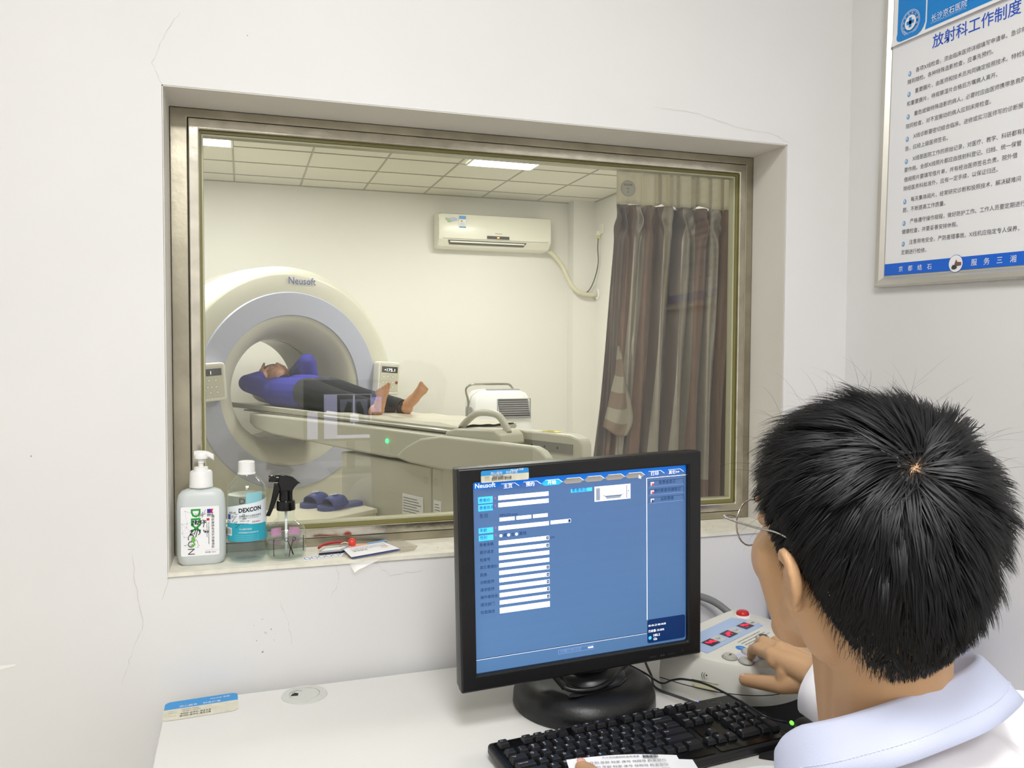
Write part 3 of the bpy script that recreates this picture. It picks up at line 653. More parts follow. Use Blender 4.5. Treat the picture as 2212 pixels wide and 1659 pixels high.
def service_sticker(T, w, h, name, label, desk_one):
    """service sticker in the local XY plane, origin lower left"""
    t = thing(name, label, 'sticker'); o, ux, uy = T @ V((0, 0, 0)), T.to_3x3() @ EX, T.to_3x3() @ EY
    b = MB(); out = rrect(0, 0, w, h, h*.14); hb = h*.58
    b.poly([tuple(o+ux*x+uy*y+ux.cross(uy)*.0003) for x, y in out if y <= hb]+[tuple(o+ux*0+uy*hb+ux.cross(uy)*.0003)][:0]+[], STC) if False else None
    lo = [(0, hb)]+[(x, y) for x, y in rrect(0, 0, w, h, h*.14) if y < hb and x < w/2]+[(x, y) for x, y in rrect(0, 0, w, h, h*.14) if y < hb and x > w/2]+[(w, hb)]
    n = ux.cross(uy)*.0003
    b.poly([tuple(o+ux*x+uy*y+n) for x, y in lo], STC)
    hi = [(w, hb)]+[(x, y) for x, y in rrect(0, 0, w, h, h*.14) if y > hb]+[(0, hb)]
    b.poly([tuple(o+ux*x+uy*y+n) for x, y in hi], STB)
    b.build('backing', t)
    b = MB()
    b.text('Neusoft 东软', o+ux*w*.62+uy*h*.83, ux, uy, 1, PAPER, w=w*.27, lift=.0006, bold=True)
    b.text('用心服务    创造价值', o+ux*w*.2+uy*h*.635, ux, uy, 1, PAPER, w=w*.56, lift=.0006)
    b.text('NeuViz Dual', o+ux*w*.24+uy*h*.46, ux, uy, 1, INK, w=w*.22, lift=.0006); b.text('N12EC150049', o+ux*w*.25+uy*h*.365, ux, uy, 1, INKG, w=w*.24, lift=.0006)
    b.text('400-690-8528', o+ux*w*.22+uy*h*.235, ux, uy, 1, INK, w=w*.41, lift=.0006); b.text('800-890-8528', o+ux*w*.22+uy*h*.12, ux, uy, 1, INK, w=w*.41, lift=.0006)
    for k, s_ in enumerate(('设备型号:', '设备编号:', '服务热线:')): b.text(s_, o+ux*w*.07+uy*h*(.45-.1*k-(.05 if k == 2 else 0)), ux, uy, 1, mat('faded_ink', '#a9a595', .6), w=w*.11, lift=.0006)
    b.build('print', t); return t
T1 = Matrix(((.9965, -.02, 0, -.128), (.0849, .9998, 0, -.106), (0, 0, 1, .7502), (0, 0, 0, 1)))
service_sticker(T1, .117, .076, 'service_sticker', 'worn blue and cream phone number sticker on the left end of the desktop', True)

# ---------------------------------------------------------------- monitor
mon = thing('computer_monitor', 'black flat monitor on the desk showing a blue form with white fields', 'monitor')
mx = V((.9992, .0275, .030)).normalized(); md = V((.0216, .027, -.9993)); md = (md-mx*md.dot(mx)).normalized(); my = (-md).cross(mx)   # away from viewer
SO = V((.3321, -.3099, 1.1501)); SW, SH = .376, .3026
MT = Matrix(((mx.x, my.x, -md.x, SO.x), (mx.y, my.y, -md.y, SO.y), (mx.z, my.z, -md.z, SO.z), (0, 0, 0, 1)))   # local x right, y away, z up from screen top left
b = MB(); ring(b, -.0255, SW+.0245, -SH-.025, .0225, .0255, .0245, .025, .0225, -.010, .008, BLACK)
for v in range(len(b.v)): b.v[v] = tuple(MT @ V(b.v[v]))
b.build('bezel', mon, bevel=.003)
b = MB(); b.loft([[(x, y, z) for x, z in rrect(x0, z0, x1, z1, .004)] for y, x0, z0, x1, z1 in ((.007, -.025, -SH-.0245, SW+.024, .022), (.022, -.024, -SH-.0235, SW+.023, .021), (.045, .04, -SH+.03, SW-.04, -.03), (.055, .06, -SH+.05, SW-.06, -.05))], BLACK, MT); b.build('back_cover', mon, smooth=True, angle=25)
def px(u, v, l=0): return MT @ V((u*SW, -l-.0005, -v*SH))
SCR = {}
def em(name, c, k=1.0, r=.25):
    return mat('screen_'+name, c, r, emit=k, spec=.3)
sb = MB()
def R4(u0, v0, u1, v1, m, l=0, mb=None): (mb or sb).poly([tuple(px(u0, v1, l)), tuple(px(u1, v1, l)), tuple(px(u1, v0, l)), tuple(px(u0, v0, l))], m)
BG = em('blue', '#4a6da8', .62)
# vertical gradient of the form background is part of the picture shown on the screen
nb = 14
for k in range(nb):
    t = k/(nb-1); c = [(.30+.02*t), (.41+.05*t), (.58+.05*t)]
    R4(0, k/nb, 1, (k+1)/nb, em('bg%d' % k, c, .50))
sc = sb.build('screen', mon)
tb = MB(); L1, L2, L3 = .0003, .0006, .0009
R4(0, 0, 1, .04, em('header', '#1668c4', .75), L1, tb)
for k, tx in enumerate(('主页', '预约', '开始', '', '', '', '', '打印', '其它>>')):
    u0 = .107+.098*k; u1 = u0+.096
    c = em('tab_on', '#2ea2f6', .9) if k == 2 else (em('tab_off', '#8f8c88', .5) if 3 <= k <= 6 else em('tab', '#3f64a6', .6))
    tb.poly([tuple(px(u, v, L2)) for u, v in ((u0, .04), (u0+.016, .052), (u1-.016, .052), (u1, .04), (u1-.018, .022), (u0+.018, .022))], c)
    tb.poly([tuple(px(u, v, L3)) for u, v in ((u0+.018, .0235), (u1-.018, .0235), (u1, .04), (u1+.002, .039), (u1-.017, .0215), (u0+.018, .0215))], em('white', '#f4f7fb', .95))
    if tx: tb.text(tx, px(u0+.048, .045, L3), mx, -md, .0075 if k < 8 else .0065, em('white', '#f4f7fb', .95), align='c', bold=True)
tb.text('Neusoft', px(.013, .034, L2), mx, -md, 1, em('white', '#f4f7fb', .95), w=.033, bold=True)
tb.poly([tuple(px(u, v, .0012)) for u, v in ((.762, .036), (.762, .058), (.767, .053), (.771, .060), (.774, .058), (.770, .051), (.776, .050))], em('white', '#f4f7fb', .95))
WH = em('white', '#f4f7fb', .95); FLD = em('field', '#eef0f4', .92); LB = em('label', '#45b4f2', .9); DK = em('dark', '#1d3a6b', .25); NAVY = em('navy', '#123063', .45)
labels = [(.081, .116, '患者ID', 1), (.122, .155, '患者姓名', 1), (.242, .271, '年龄', 1), (.28, .309, '性别', 1)]
for v0, v1, s_, k in labels:
    R4(.025, v0, .088, v1, LB, L1, tb); tb.text(s_, px(.030, v1-.010, L2), mx, -md, .006, DK); tb.text('*', px(.094, v1-.01, L2), mx, -md, .008, em('star', '#d8587a', .7))
tb.text('生日', px(.030, .188, L1), mx, -md, .0072, DK)
for i, s_ in enumerate(('患者身高', '提示语言', '检查号', '其它患者ID', '民族', '诊断医师', '请求医师', '操作者姓名', '提交部门', '检查描述')): tb.text(s_, px(.028, .336+.0392*i, L1), mx, -md, .0058, DK)
for v0, v1 in ((.083, .106), (.12, .143)): R4(.112, v0, .336, v1, FLD, L1, tb)
for u0, u1 in ((.116, .183), (.190, .257), (.264, .331)): R4(u0, .198, u1, .217, FLD, L1, tb)
tb.text('MM-DD-yyyy', px(.118, .192, L1), mx, -md, .0055, DK)
R4(.111, .241, .336, .263, FLD, L1, tb); R4(.343, .24, .437, .26, FLD, L1, tb); tb.text('岁', px(.348, .255, L2), mx, -md, .005, em('faint', '#b5b7b0', .8)); R4(.425, .242, .435, .258, DK, L2, tb)
for u, s_ in ((.121, '男'), (.155, '女'), (.19, '其他')):
    tb.disc(px(u, .292, L1), mx, -md, .0024, FLD); tb.text(s_, px(u+.011, .299, L1), mx, -md, .0065, DK)
for i in range(10):
    v0 = .3185+.0391*i; R4(.111, v0, .336, v0+(.0225 if i < 9 else .03), FLD, L1, tb)
    if i not in (2, 3, 9): R4(.323, v0+.003, .334, v0+.019, DK, L2, tb); tb.poly([tuple(px(u, v, L3)) for u, v in ((.3255, v0+.009), (.3285, v0+.015), (.3315, v0+.009))], FLD)
tb.text('中文', px(.113, .3845-.006, L2), mx, -md, .0062, em('faint', '#b5b7b0', .8)); tb.text('cm', px(.343, .334, L1), mx, -md, .006, DK)
R4(.438, .082, .538, .102, LB, L1, tb); tb.text('患者体位', px(.443, .098, L2), mx, -md, .0068, DK)
R4(.549, .081, .722, .162, FLD, L1, tb); PG = em('pic_grey', '#c9ccd2', .8)
R4(.552, .085, .719, .158, PG, L2, tb); R4(.556, .09, .574, .155, em('pic_dark', '#8a94a4', .5), L3, tb); R4(.702, .086, .704, .157, DK, L3, tb); tb.disc(px(.711, .118, L3), mx, -md, .0008, DK)
tb.poly([tuple(px(u, v, .0011)) for u, v in ((.58, .125), (.602, .140), (.675, .140), (.695, .125), (.678, .136), (.60, .136))], DK)
tb.poly([tuple(px(u, v, .0011)) for u, v in ((.60, .141), (.607, .151), (.67, .151), (.677, .141))], em('pic_dark', '#8a94a4', .5))
R4(.801, .058, .804, .853, WH, L1, tb); R4(.804, .058, 1, .0605, WH, L1, tb)
for i, s_ in enumerate(('急患者登记', '预约患者快捷登记', '当前患者')):
    v0 = .077+.046*i
    for q in ((.813, v0, .99, v0+.0015), (.813, v0+.031, .99, v0+.0325), (.813, v0, .8145, v0+.0325), (.9885, v0, .99, v0+.0325)): R4(*q, NAVY if q[1] == v0 else em('line', '#7f9acb', .6), L1, tb)
    tb.text(s_, px(.905, v0+.020, L1), mx, -md, .0065, DK, align='c')
    R4(.822, v0+.006, .828, v0+.026, em('icon', '#e7cfc9', .8), L2, tb); R4(.830, v0+.006, .838, v0+.014, em('icon', '#e7cfc9', .8), L2, tb); R4(.826, v0+.014, .834, v0+.026, em('icon_red', '#d94848', .7) if i < 2 else DK, L3, tb)
R4(.0, .9285, .80, .9305, WH, L1, tb); R4(0, .925, .80, .9285, NAVY, L1, tb); R4(.002, .93, .005, .995, WH, L1, tb)
tb.poly([tuple(px(u, v, L2)) for u, v in rrect(.803, .853, .996, .987, .012)][::-1], NAVY)
tb.text('05-03-23 08:18:08', px(.808, .893, L3), mx, -md, 1, WH, w=.033, bold=True); tb.text('热容量: 55.80%', px(.808, .925, L3), mx, -md, 1, WH, w=.030, bold=True)
tb.text('180.3', px(.833, .953, L3), mx, -md, .0062, WH, bold=True); tb.text('Gb', px(.833, .974, L3), mx, -md, .006, WH, bold=True); tb.disc(px(.816, .957, L3), mx, -md, .003, LB)
for q in ((.372, .944, .542, .946), (.372, .967, .542, .969), (.372, .944, .374, .969)): R4(*q, em('line', '#7f9acb', .6), L1, tb)
tb.text('扫描计划/过滤', px(.382, .962, L1), mx, -md, .006, em('line', '#7f9acb', .6)); tb.poly([tuple(px(u, v, L2)) for u, v in ((.512, .952), (.512, .960), (.537, .960), (.537, .955), (.532, .949), (.530, .953))], WH)
tb.build('form_graphics', sc)
b = MB(); b.text('MENU', MT @ V((SW-.075, -.0104, -SH-.018)), mx, -md, .0045, INKG); b.text('◄ ►', MT @ V((SW-.055, -.0104, -SH-.018)), mx, -md, .0045, INKG); b.text('AUTO', MT @ V((SW-.04, -.0104, -SH-.018)), mx, -md, .0045, INKG); b.disc(MT @ V((SW-.012, -.0104, -SH-.014)), mx, -md, .002, INKG, r0=.0015); b.build('button_marks', mon)
# stand
BC = V((.552, -.238, .75))
b = MB(); b.lathe([(.118, 0), (.122, .004), (.121, .02), (.115, .034), (.100, .043), (.085, .047), (.0, .049)], BLACK, Matrix.Translation(BC), 64); b.build('base', mon, smooth=True, angle=60)
b = MB(); b.poly([tuple(BC+V((x, y, .0488-.00005*abs(x)*100))) for x, y in smooth_path([(-.06, -.088, 0), (-.05, -.075, 0), (.0, -.07, 0), (.05, -.05, 0), (.075, -.02, 0)], 4) and [(-.062, -.082), (-.055, -.070), (-.01, -.064), (.035, -.05), (.06, -.03), (.062, -.04), (.038, -.062), (-.01, -.078), (-.05, -.085)]], DARKG)
b.build('base_groove', mon)
b = MB(); b.lathe([(.062, .046), (.058, .056), (.050, .060), (0, .062)], DARKG, Matrix.Translation(BC+V((.01, .0, 0))), 40); b.lathe([(.04, .06), (.038, .075), (.03, .085), (0, .088)], BLACK, Matrix.Translation(BC+V((.01, .01, 0))), 32); b.build('swivel', mon, smooth=True, angle=50)
b = MB(); b.loft([[(.562+x*k, y, z) for x, y in ((-.04, yy-.018), (.04, yy-.018), (.04, yy+.018), (-.04, yy+.018))] for z, yy, k in ((.80, -.23, 1.0), (.86, -.222, .9), (.95, -.232, .9), (1.02, -.245, 1))], BLACK); b.build('neck', mon, bevel=.006)
# sticker on the top bezel
T2 = MT @ Matrix(((1, 0, 0, .0115), (0, 0, -1, -.0106), (0, 1, 0, -.001), (0, 0, 0, 1)))
service_sticker(T2, .078, .0185, 'service_sticker', 'small worn blue and cream sticker on the top left of the black monitor bezel', False)

# ---------------------------------------------------------------- keyboard
kb = thing('computer_keyboard', 'black full-size keyboard on the desk in front of the monitor', 'keyboard')
kt = V((.336, -.379, .7505)); ka = V((.438, .044, 0)).normalized(); kp = V((-ka.y, ka.x, 0))
KT = Matrix(((ka.x, kp.x, 0, kt.x), (ka.y, kp.y, 0, kt.y), (0, 0, 1, kt.z), (0, 0, 0, 1))) @ Matrix.Rotation(R(3.2), 4, 'X')
KT = Matrix.Translation((0, 0, .0095)) @ KT
b = MB(); b.prism(rrect(0, -.152, .443, .0, .008), -.0, .014, BLACK, KT); b.build('case', kb, bevel=.003)
b = MB(); b.prism(rrect(.008, -.146, .302, -.006, .003), .0142, .0152, BLACKG, KT); b.prism(rrect(.312, -.146, .435, -.03, .003), .0142, .0152, BLACKG, KT); b.build('key_well', kb)
KEY = mat('key_black', '#1b1b1e', .42); LET = mat('key_legend', '#d8d8da', .6)
kx = KT.to_3x3() @ EX; ky = KT.to_3x3() @ EY
def key(u, v, w_, s_='', h_=.0185, top=''):
    b = MB(); g = .0012; x0, x1, y0, y1 = u+g, u+w_-g, v-h_+g, v-g; z0, z1 = .0153, .0222
    b.loft([[(x0, y0, z0), (x1, y0, z0), (x1, y1, z0), (x0, y1, z0)], [(x0+.0022, y0+.0026, z1), (x1-.0022, y0+.0026, z1), (x1-.0022, y1-.0012, z1), (x0+.0022, y1-.0012, z1)]], KEY, KT)
    o = KT @ V((x0+.0036, y1-.0072, z1))
    if top: b.text(top, o, kx, ky, .0044, LET, lift=.0002); b.text(s_, o-ky*.0048, kx, ky, .0044, LET, lift=.0002)
    elif s_: b.text(s_, o, kx, ky, .0058 if len(s_) == 1 else .0036, LET, lift=.0002)
    k = b.build('key', kb); m = k.modifiers.new('b', 'BEVEL'); m.width = .0008; m.segments = 1; return k
P_ = .019; y0 = -.0085; x0 = .0105
for u, s_ in [(0, 'Esc')]+[(2+i, 'F%d' % (i+1)) for i in range(4)]+[(6.5+i, 'F%d' % (i+5)) for i in range(4)]+[(11+i, 'F%d' % (i+9)) for i in range(4)]: key(x0+u*P_, y0, P_, s_)
for i, s_ in enumerate(('PrtSc', 'ScrLk', 'Pause')): key(x0+(15.3+i)*P_, y0, P_, s_)
y1 = y0-.026
row = [('`', '~'), ('1', '!'), ('2', '@'), ('3', '#'), ('4', '$'), ('5', '%'), ('6', '^'), ('7', '&'), ('8', '*'), ('9', '('), ('0', ')'), ('-', '_'), ('=', '+')]
for i, (a, t) in enumerate(row): key(x0+i*P_, y1, P_, a, top=t)
key(x0+13*P_, y1, 2*P_, 'Backspace')
key(x0, y1-P_, 1.5*P_, 'Tab')
for i, c in enumerate('QWERTYUIOP'): key(x0+(1.5+i)*P_, y1-P_, P_, c)
for i, (a, t) in enumerate((('[', '{'), (']', '}'))): key(x0+(11.5+i)*P_, y1-P_, P_, a, top=t)
key(x0+13.5*P_, y1-P_, 1.5*P_, '|')
key(x0, y1-2*P_, 1.75*P_, 'Caps Lock')
for i, c in enumerate('ASDFGHJKL;'): key(x0+(1.75+i)*P_, y1-2*P_, P_, c)
key(x0+11.75*P_, y1-2*P_, P_, '"'); key(x0+12.75*P_, y1-2*P_, 2.25*P_, 'Enter')
key(x0, y1-3*P_, 2.25*P_, 'Shift')
for i, c in enumerate('ZXCVBNM,./'): key(x0+(2.25+i)*P_, y1-3*P_, P_, c)
key(x0+12.25*P_, y1-3*P_, 2.75*P_, 'Shift')
for u, w_, s_ in ((0, 1.5, 'Ctrl'), (1.5, 1, ''), (2.5, 1.5, 'Alt'), (4, 6, ''), (10, 1.5, 'Alt'), (11.5, 1, ''), (12.5, 1, ''), (13.5, 1.5, 'Ctrl')): key(x0+u*P_, y1-4*P_, w_*P_, s_)
for j, r3 in enumerate((('Insert', 'Home', 'PgUp'), ('Delete', 'End', 'PgDn'))):
    for i, s_ in enumerate(r3): key(x0+(15.3+i)*P_, y1-j*P_, P_, s_)
for i, j, s_ in ((1, 3, '↑'), (0, 4, '←'), (1, 4, '↓'), (2, 4, '→')): key(x0+(15.3+i)*P_, y1-j*P_, P_, s_)
for j, r4 in enumerate((('Num', '/', '*', '-'), ('7', '8', '9', ''), ('4', '5', '6', ''), ('1', '2', '3', ''))):
    for i, s_ in enumerate(r4):
        if i == 3 and j in (1, 2, 3):
            if j == 1: key(x0+21.6*P_, y1-P_, P_, '+', 2*P_)
            if j == 3: key(x0+21.6*P_, y1-3*P_, P_, 'Enter', 2*P_)
        else: key(x0+(18.6+i)*P_, y1-j*P_, P_, s_)
key(x0+18.6*P_, y1-4*P_, 2*P_, '0'); key(x0+20.6*P_, y1-4*P_, P_, '.')
b = MB(); lo = KT @ V((.398, -.016, .0142)); b.disc(lo, kx, ky*.85, .0125, mat('logo_grey', '#55565a', .4), lift=.0003, n=36, r0=.0116); b.text('DELL', lo-ky*.0022, kx, ky, 1, MATS['logo_grey'], w=.0165, align='c', lift=.0004); b.build('round_logo', kb)
b = MB(); b.disc(KT @ V((.374, -.005, .0145)), kx, ky, .0012, mat('blue_led', '#5a60ff', .4, emit=4), lift=.0003, n=10); b.build('status_lamp', kb)

# ---------------------------------------------------------------- mouse mat and mouse
MATT = mat('mouse_mat_black', '#17181a', .85, bump=.3, bscale=600)
b = MB(); b.prism([(.792, -.345), (.93, -.30), (1.02, -.43), (.93, -.55), (.80, -.56), (.72, -.50), (.77, -.44)][::-1], .7502, .7535, MATT, None)
tag(b.build('mouse_mat', bevel=.001), 'black mouse mat on the desk to the right of the keyboard', 'mouse mat')
ms = thing('computer_mouse', 'black wired mouse with a green scroll light, half hidden by the coat collar', 'mouse')
b = MB(); b.ell((.826, -.49, .766), (.03, .05, .018), BLACK, n=28, k=16, Rm=Matrix.Rotation(R(-20), 3, 'Z')); b.v = [(x, y, max(z, .7538)) for x, y, z in b.v]; b.build('shell', ms, smooth='full')
b = MB(); b.ell((.805, -.463, .776), (.003, .0045, .0035), mat('green_led', '#79d94a', .4, emit=1.2)); b.build('scroll_light', ms, smooth='full')
CBL = mat('cable_black', '#151515', .35)
def cable(name, pts, r, label, m=CBL, n=8):
    b = MB(); b.tube(smooth_path(pts, 8), r, m, n); return tag(b.build(name, None, smooth='full'), label, 'cable')
cable('mouse_cable', [(.602, -.345, .768), (.552, -.290, .787), (.547, -.25, .804), (.575, -.228, .815), (.615, -.195, .80), (.652, -.175, .785), (.680, -.210, .775), (.687, -.262, .775), (.684, -.305, .797), (.692, -.332, .808), (.714, -.368, .810), (.734, -.428, .806), (.748, -.478, .800), (.790, -.470, .782)], .0018, 'thin black cable looping over the monitor base and across the keyboard to the mouse')
cable('monitor_cable', [(.478, -.255, .83), (.492, -.30, .807), (.53, -.315, .804), (.570, -.30, .806), (.62, -.25, .807), (.66, -.215, .812), (.70, -.18, .83), (.70, -.14, .86)], .0042, 'thick black video cable curving under the monitor from its left connector')
b = MB(); b.tube([(.462, -.243, .838), (.478, -.255, .83), (.492, -.30, .807)], [.012, .009, .006], BLACK, 10); tag(b.build('cable_plug', None, smooth='full'), 'black moulded plug of the video cable under the monitor', 'plug')
cable('thin_cable', [(.716, -.135, .83), (.700, -.170, .79), (.698, -.205, .765), (.694, -.232, .7535), (.72, -.29, .7535), (.742, -.338, .7535)], .0022, 'thin grey cable hanging behind the monitor beside the white console', mat('cable_grey', '#4a4a4c', .4))
cable('console_cable', [(.72, -.05, .80), (.80, -.022, .835), (.87, -.018, .845), (.93, -.03, .83), (.965, -.06, .80), (.965, -.09, .79)], .0075, 'thick grey cable arching along the wall into the back of the white console', mat('cable_midgrey', '#7d7f7e', .45), 12)

# ---------------------------------------------------------------- scanner console
CON = mat('console_white', '#dcdbd3', .4, noise=.03, nscale=9)
con = thing('control_console', 'off-white scanner control console with red displays and round keys, under the hand', 'control console')
ca, cn = V((.883, .469, 0)), V((-.469, .883, 0)); co = V((.699, -.233, .7505))
CM = Matrix(((ca.x, cn.x, 0, co.x), (ca.y, cn.y, 0, co.y), (0, 0, 1, co.z), (0, 0, 0, 1)))
base_o = [(0, 0), (.002, -.05), (.012, -.10), (.034, -.145), (.062, -.175), (.095, -.192), (.135, -.20), (.18, -.195), (.225, -.178), (.262, -.15), (.285, -.11), (.29, -.06), (.288, -.01), (.27, .012), (.15, .015), (.03, .012)]
base_o = [tuple(p)[:2] for p in smooth_path([(x, y, 0) for x, y in base_o]+[(0, 0, 0)], 4)][:-1]
def ztop(x, y): return .078+.10*max(min(y+.0, 0), -.2)*1.0-.0
cx0, cy0 = .145, -.09
def cl(k, zf): return [((x-cx0)*k+cx0, (y-cy0)*k+cy0, zf((x-cx0)*k+cx0, (y-cy0)*k+cy0)) for x, y in base_o]
zt = lambda x, y: .083+.075*min(y, 0)
b = MB(); b.loft([cl(.97, lambda x, y: 0), cl(.98, lambda x, y: .006), cl(1.0, lambda x, y: .022)], CON, CM, True, False)
b.loft([cl(1.0, lambda x, y: .0235), cl(.985, lambda x, y: zt(x, y)-.012), cl(.955, lambda x, y: zt(x, y)-.003), cl(.91, zt), cl(.5, zt)], CON, CM, False, True); b.loft([cl(.992, lambda x, y: .021), cl(.992, lambda x, y: .0245)], GAP, CM, False, False)
b.build('housing', con, smooth=True, angle=30)
cux = ca; cuy = (cn+V((0, 0, .075))).normalized()
def cp(u, v, l=0): return CM @ V((u, v, zt(u, v)))+cux.cross(cuy)*(.0006+l)
b = MB(); b.poly([tuple(cp(u, v)) for u, v in ((.03, -.078), (.235, -.078), (.240, -.05), (.222, -.018), (.03, -.018))], mat('console_blue', '#a9bfe2', .4)); pl_ = b.build('display_band', con)
DR = mat('display_black', '#1a0d12', .15); DP_ = mat('display_red', '#e01848', .3, emit=.8)
for i, u in enumerate((.062, .125, .188)):
    b = MB(); b.poly([tuple(cp(a, c, .0004)) for a, c in ((u, -.068), (u+.030, -.068), (u+.030, -.046), (u, -.046))], DR)
    k = random.Random(i)
    for q in range(7): b.disc(cp(u+.008+.0028*q+(.003 if i == 2 else 0), -.057+.005*k.uniform(-1, 1), .0008), cux, cuy, k.uniform(.002, .0045), DP_, n=8)
    b.build('red_display', con)
    b = MB(); b.poly([tuple(cp(a, c, .0004)) for a, c in ((u+.032, -.067), (u+.053, -.067), (u+.053, -.046), (u+.032, -.046))], mat('display_label', '#c9c9c6', .5)); b.text(('T-P', 'T-A', 'min')[i], cp(u+.036, -.060, .0008), cux, cuy, .008, INKG); b.build('display_label', con)
b = MB()
for k, (u0, u1) in enumerate(((.118, .20), (.118, .205), (.118, .21), (.118, .16))):
    s_ = ('CAUTION X-RAY RADIATION. THIS EQUIPMENT MAY BE', 'DANGEROUS TO PATIENT AND OPERATOR UNLESS SAFE', 'EXPOSURE FACTORS AND OPERATING INSTRUCTIONS', 'ARE OBSERVED')[k]
    b.text(s_, cp(u0, -.089-.0075*k), cux, cuy, 1, INK, w=u1-u0, bold=True)
b.build('caution_text', con)
b = MB(); b.disc(cp(.100, -.104), cux, cuy, .0095, mat('mandatory_blue', '#1f7fd0', .4), n=28); b.text('i', cp(.100, -.108), cux, cuy, .011, PAPER, align='c', lift=.0004, bold=True); b.build('blue_symbol', con)
KG = mat('console_key', '#b5b3ac', .45); KGD = mat('console_key_ring', '#8d8b86', .5)
def ckey(u, v, s_, dark=False):
    p = cp(u, v); T = Matrix.Translation(p) @ Matrix(((cux.x, cuy.x, 0, 0), (cux.y, cuy.y, 0, 0), (0, cuy.z, 1, 0), (0, 0, 0, 1)))
    b = MB(); b.lathe([(.0125, 0), (.0122, .002), (.0105, .0045), (0, .005)], KG, T, 24); b.disc(p, cux, cuy, .0138, KGD, lift=.0002, n=24)
    if dark: b.disc(p, cux, cuy, .0078, mat('key_brown', '#5c5350', .5), lift=.0056, n=20, r0=.004)
    b.text(s_, p-cuy*.004, cux, cuy, .010, INK, align='c', lift=.0058); b.build('key', con, smooth=True)
for u, v, s_, d in ((.046, -.112, '⇥', 0), (.053, -.139, '↧', 0), (.092, -.124, '⇤', 0), (.100, -.150, '↥', 0), (.148, -.119, '◈', 1), (.174, -.108, '◎', 1)): ckey(u, v, s_, d)
b = MB(); b.poly([tuple(cp(u, v, .0001)) for u, v in ((.05, -.126), (.058, -.150), (.100, -.152), (.094, -.114), (.062, -.112))], mat('console_lilac', '#c9cbe0', .5)); b.build('key_field', con)
p = cp(.250, -.026); b = MB(); b.lathe([(.0125, -.002), (.0125, .004), (.0112, .008), (.008, .0098), (0, .0105)], mat('emergency_red', '#c2262a', .3), Matrix.Translation(p), 28); b.lathe([(.015, -.006), (.015, .0015), (.0125, .002)], WHITE, Matrix.Translation(p), 28, False, False); b.build('emergency_button', con, smooth=True, angle=50)
b = MB(); so = CM @ V((.0205, -.118, .030)); sx = (V((.55, -.83, 0))); sx.normalize()
nrm = V((-sx.y*-1, -sx.x, 0)); nrm = V((-.83, -.55, 0)).normalized()
# talk-through dial and marks on the bowed front
def fp(u, z): 
    a, c = CM @ V((.0035, -.052, 0)), CM @ V((.016, -.112, 0)); d = (c-a).normalized(); n_ = V((d.y, -d.x, 0)); n_ = n_ if n_.dot(V((-1, -1, 0))) > 0 else -n_
    return a+d*u+n_*.004+V((0, 0, z))+n_*(.003*(1-((u-.045)/.045)**2)), d
pts = [fp(u, z)[0] for u, z in ((.012, .030), (.018, .036), (.052, .038), (.06, .032), (.055, .027), (.02, .026))]
b.poly([tuple(q) for q in pts], mat('dial_cream', '#d6d3ae', .4)); b.poly([tuple(fp(u, z)[0]-V((0, 0, 0))) for u, z in ((.012, .0375), (.060, .0385), (.060, .0375), (.012, .0365))], GAP); b.build('volume_dial', con)
b = MB(); q, d = fp(.03, .046); b.text('((•', q, d, EZ, .012, INK, lift=.0006); b.build('speaker_mark', con)

# ---------------------------------------------------------------- blue file box on the desk corner
FBL = mat('file_box_blue', '#454aa8', .45)
fb = thing('file_box', 'blue plastic file box on the right end of the desk, behind the neck', 'file box')
b = MB()
for a, c in (((1.075, -.385, .7505), (1.235, -.025, .756)), ((1.075, -.385, .756), (1.080, -.025, .93)), ((1.23, -.385, .756), (1.235, -.025, .93)), ((1.08, -.385, .756), (1.23, -.38, .93)), ((1.08, -.03, .756), (1.23, -.025, .93))): b.box(a, c, FBL)
b.build('box', fb, bevel=.0015)
b = MB()
for k in range(6): b.box((1.0735, -.36+.055*k, .77), (1.0755, -.355+.055*k, .915), mat('file_box_dark', '#2f337c', .5))
b.build('ribs', fb)
b = MB(); b.text('资料', (1.19, -.3862, .835), (1, 0, 0), (0, 0, 1), .026, PAPER); b.build('white_mark', fb)

# ---------------------------------------------------------------- sill: three bottles
GEL = mat('gel_bottle', '#eff4f4', .3); translucent(GEL, .35)
def rbox(x, y, w_, d_, z0, zs, r, m):
    """rounded rectangular lathe: list of (z, kw, kd)"""
    loops = []
    for z, kw, kd in zs: loops.append([(x+px_*kw, y+py_*kd, z) for px_, py_ in rrect(-w_/2, -d_/2, w_/2, d_/2, r, 6)])
    return loops
gel = thing('pump_bottle', 'flat translucent hand gel bottle with a white pump, leftmost on the sill', 'bottle')
gx0, gy0, gz0 = -.0725, .055, .9662
b = MB(); b.loft(rbox(gx0, gy0, .083, .045, 0, [(gz0, .80, .8), (gz0+.004, .92, .92), (gz0+.016, 1, 1), (gz0+.095, 1, 1), (gz0+.112, .985, .98), (gz0+.124, .93, .94), (gz0+.131, .80, .84), (gz0+.134, .62, .7), (gz0+.136, .36, .6)], .018, None), GEL); b.build('bottle_body', gel, smooth=True, angle=60)
b = MB(); b.lathe([(.0145, .135), (.0145, .139)], GEL, Matrix.Translation((gx0, gy0, gz0)), 28); b.lathe([(.020, .138), (.0205, .140), (.0198, .142), (.0192, .164), (.0175, .167), (.0122, .1675), (.0118, .1735), (.0045, .174), (.0043, .188)], WHITE, Matrix.Translation((gx0, gy0, gz0)), 36); b.build('pump_collar', gel, smooth=True, angle=35)
b = MB(); b.lathe([(.006, .181), (.0062, .188), (.0115, .189), (.0118, .197), (.009, .2005), (0, .201)], WHITE, Matrix.Translation((gx0+.0005, gy0, gz0)), 28)
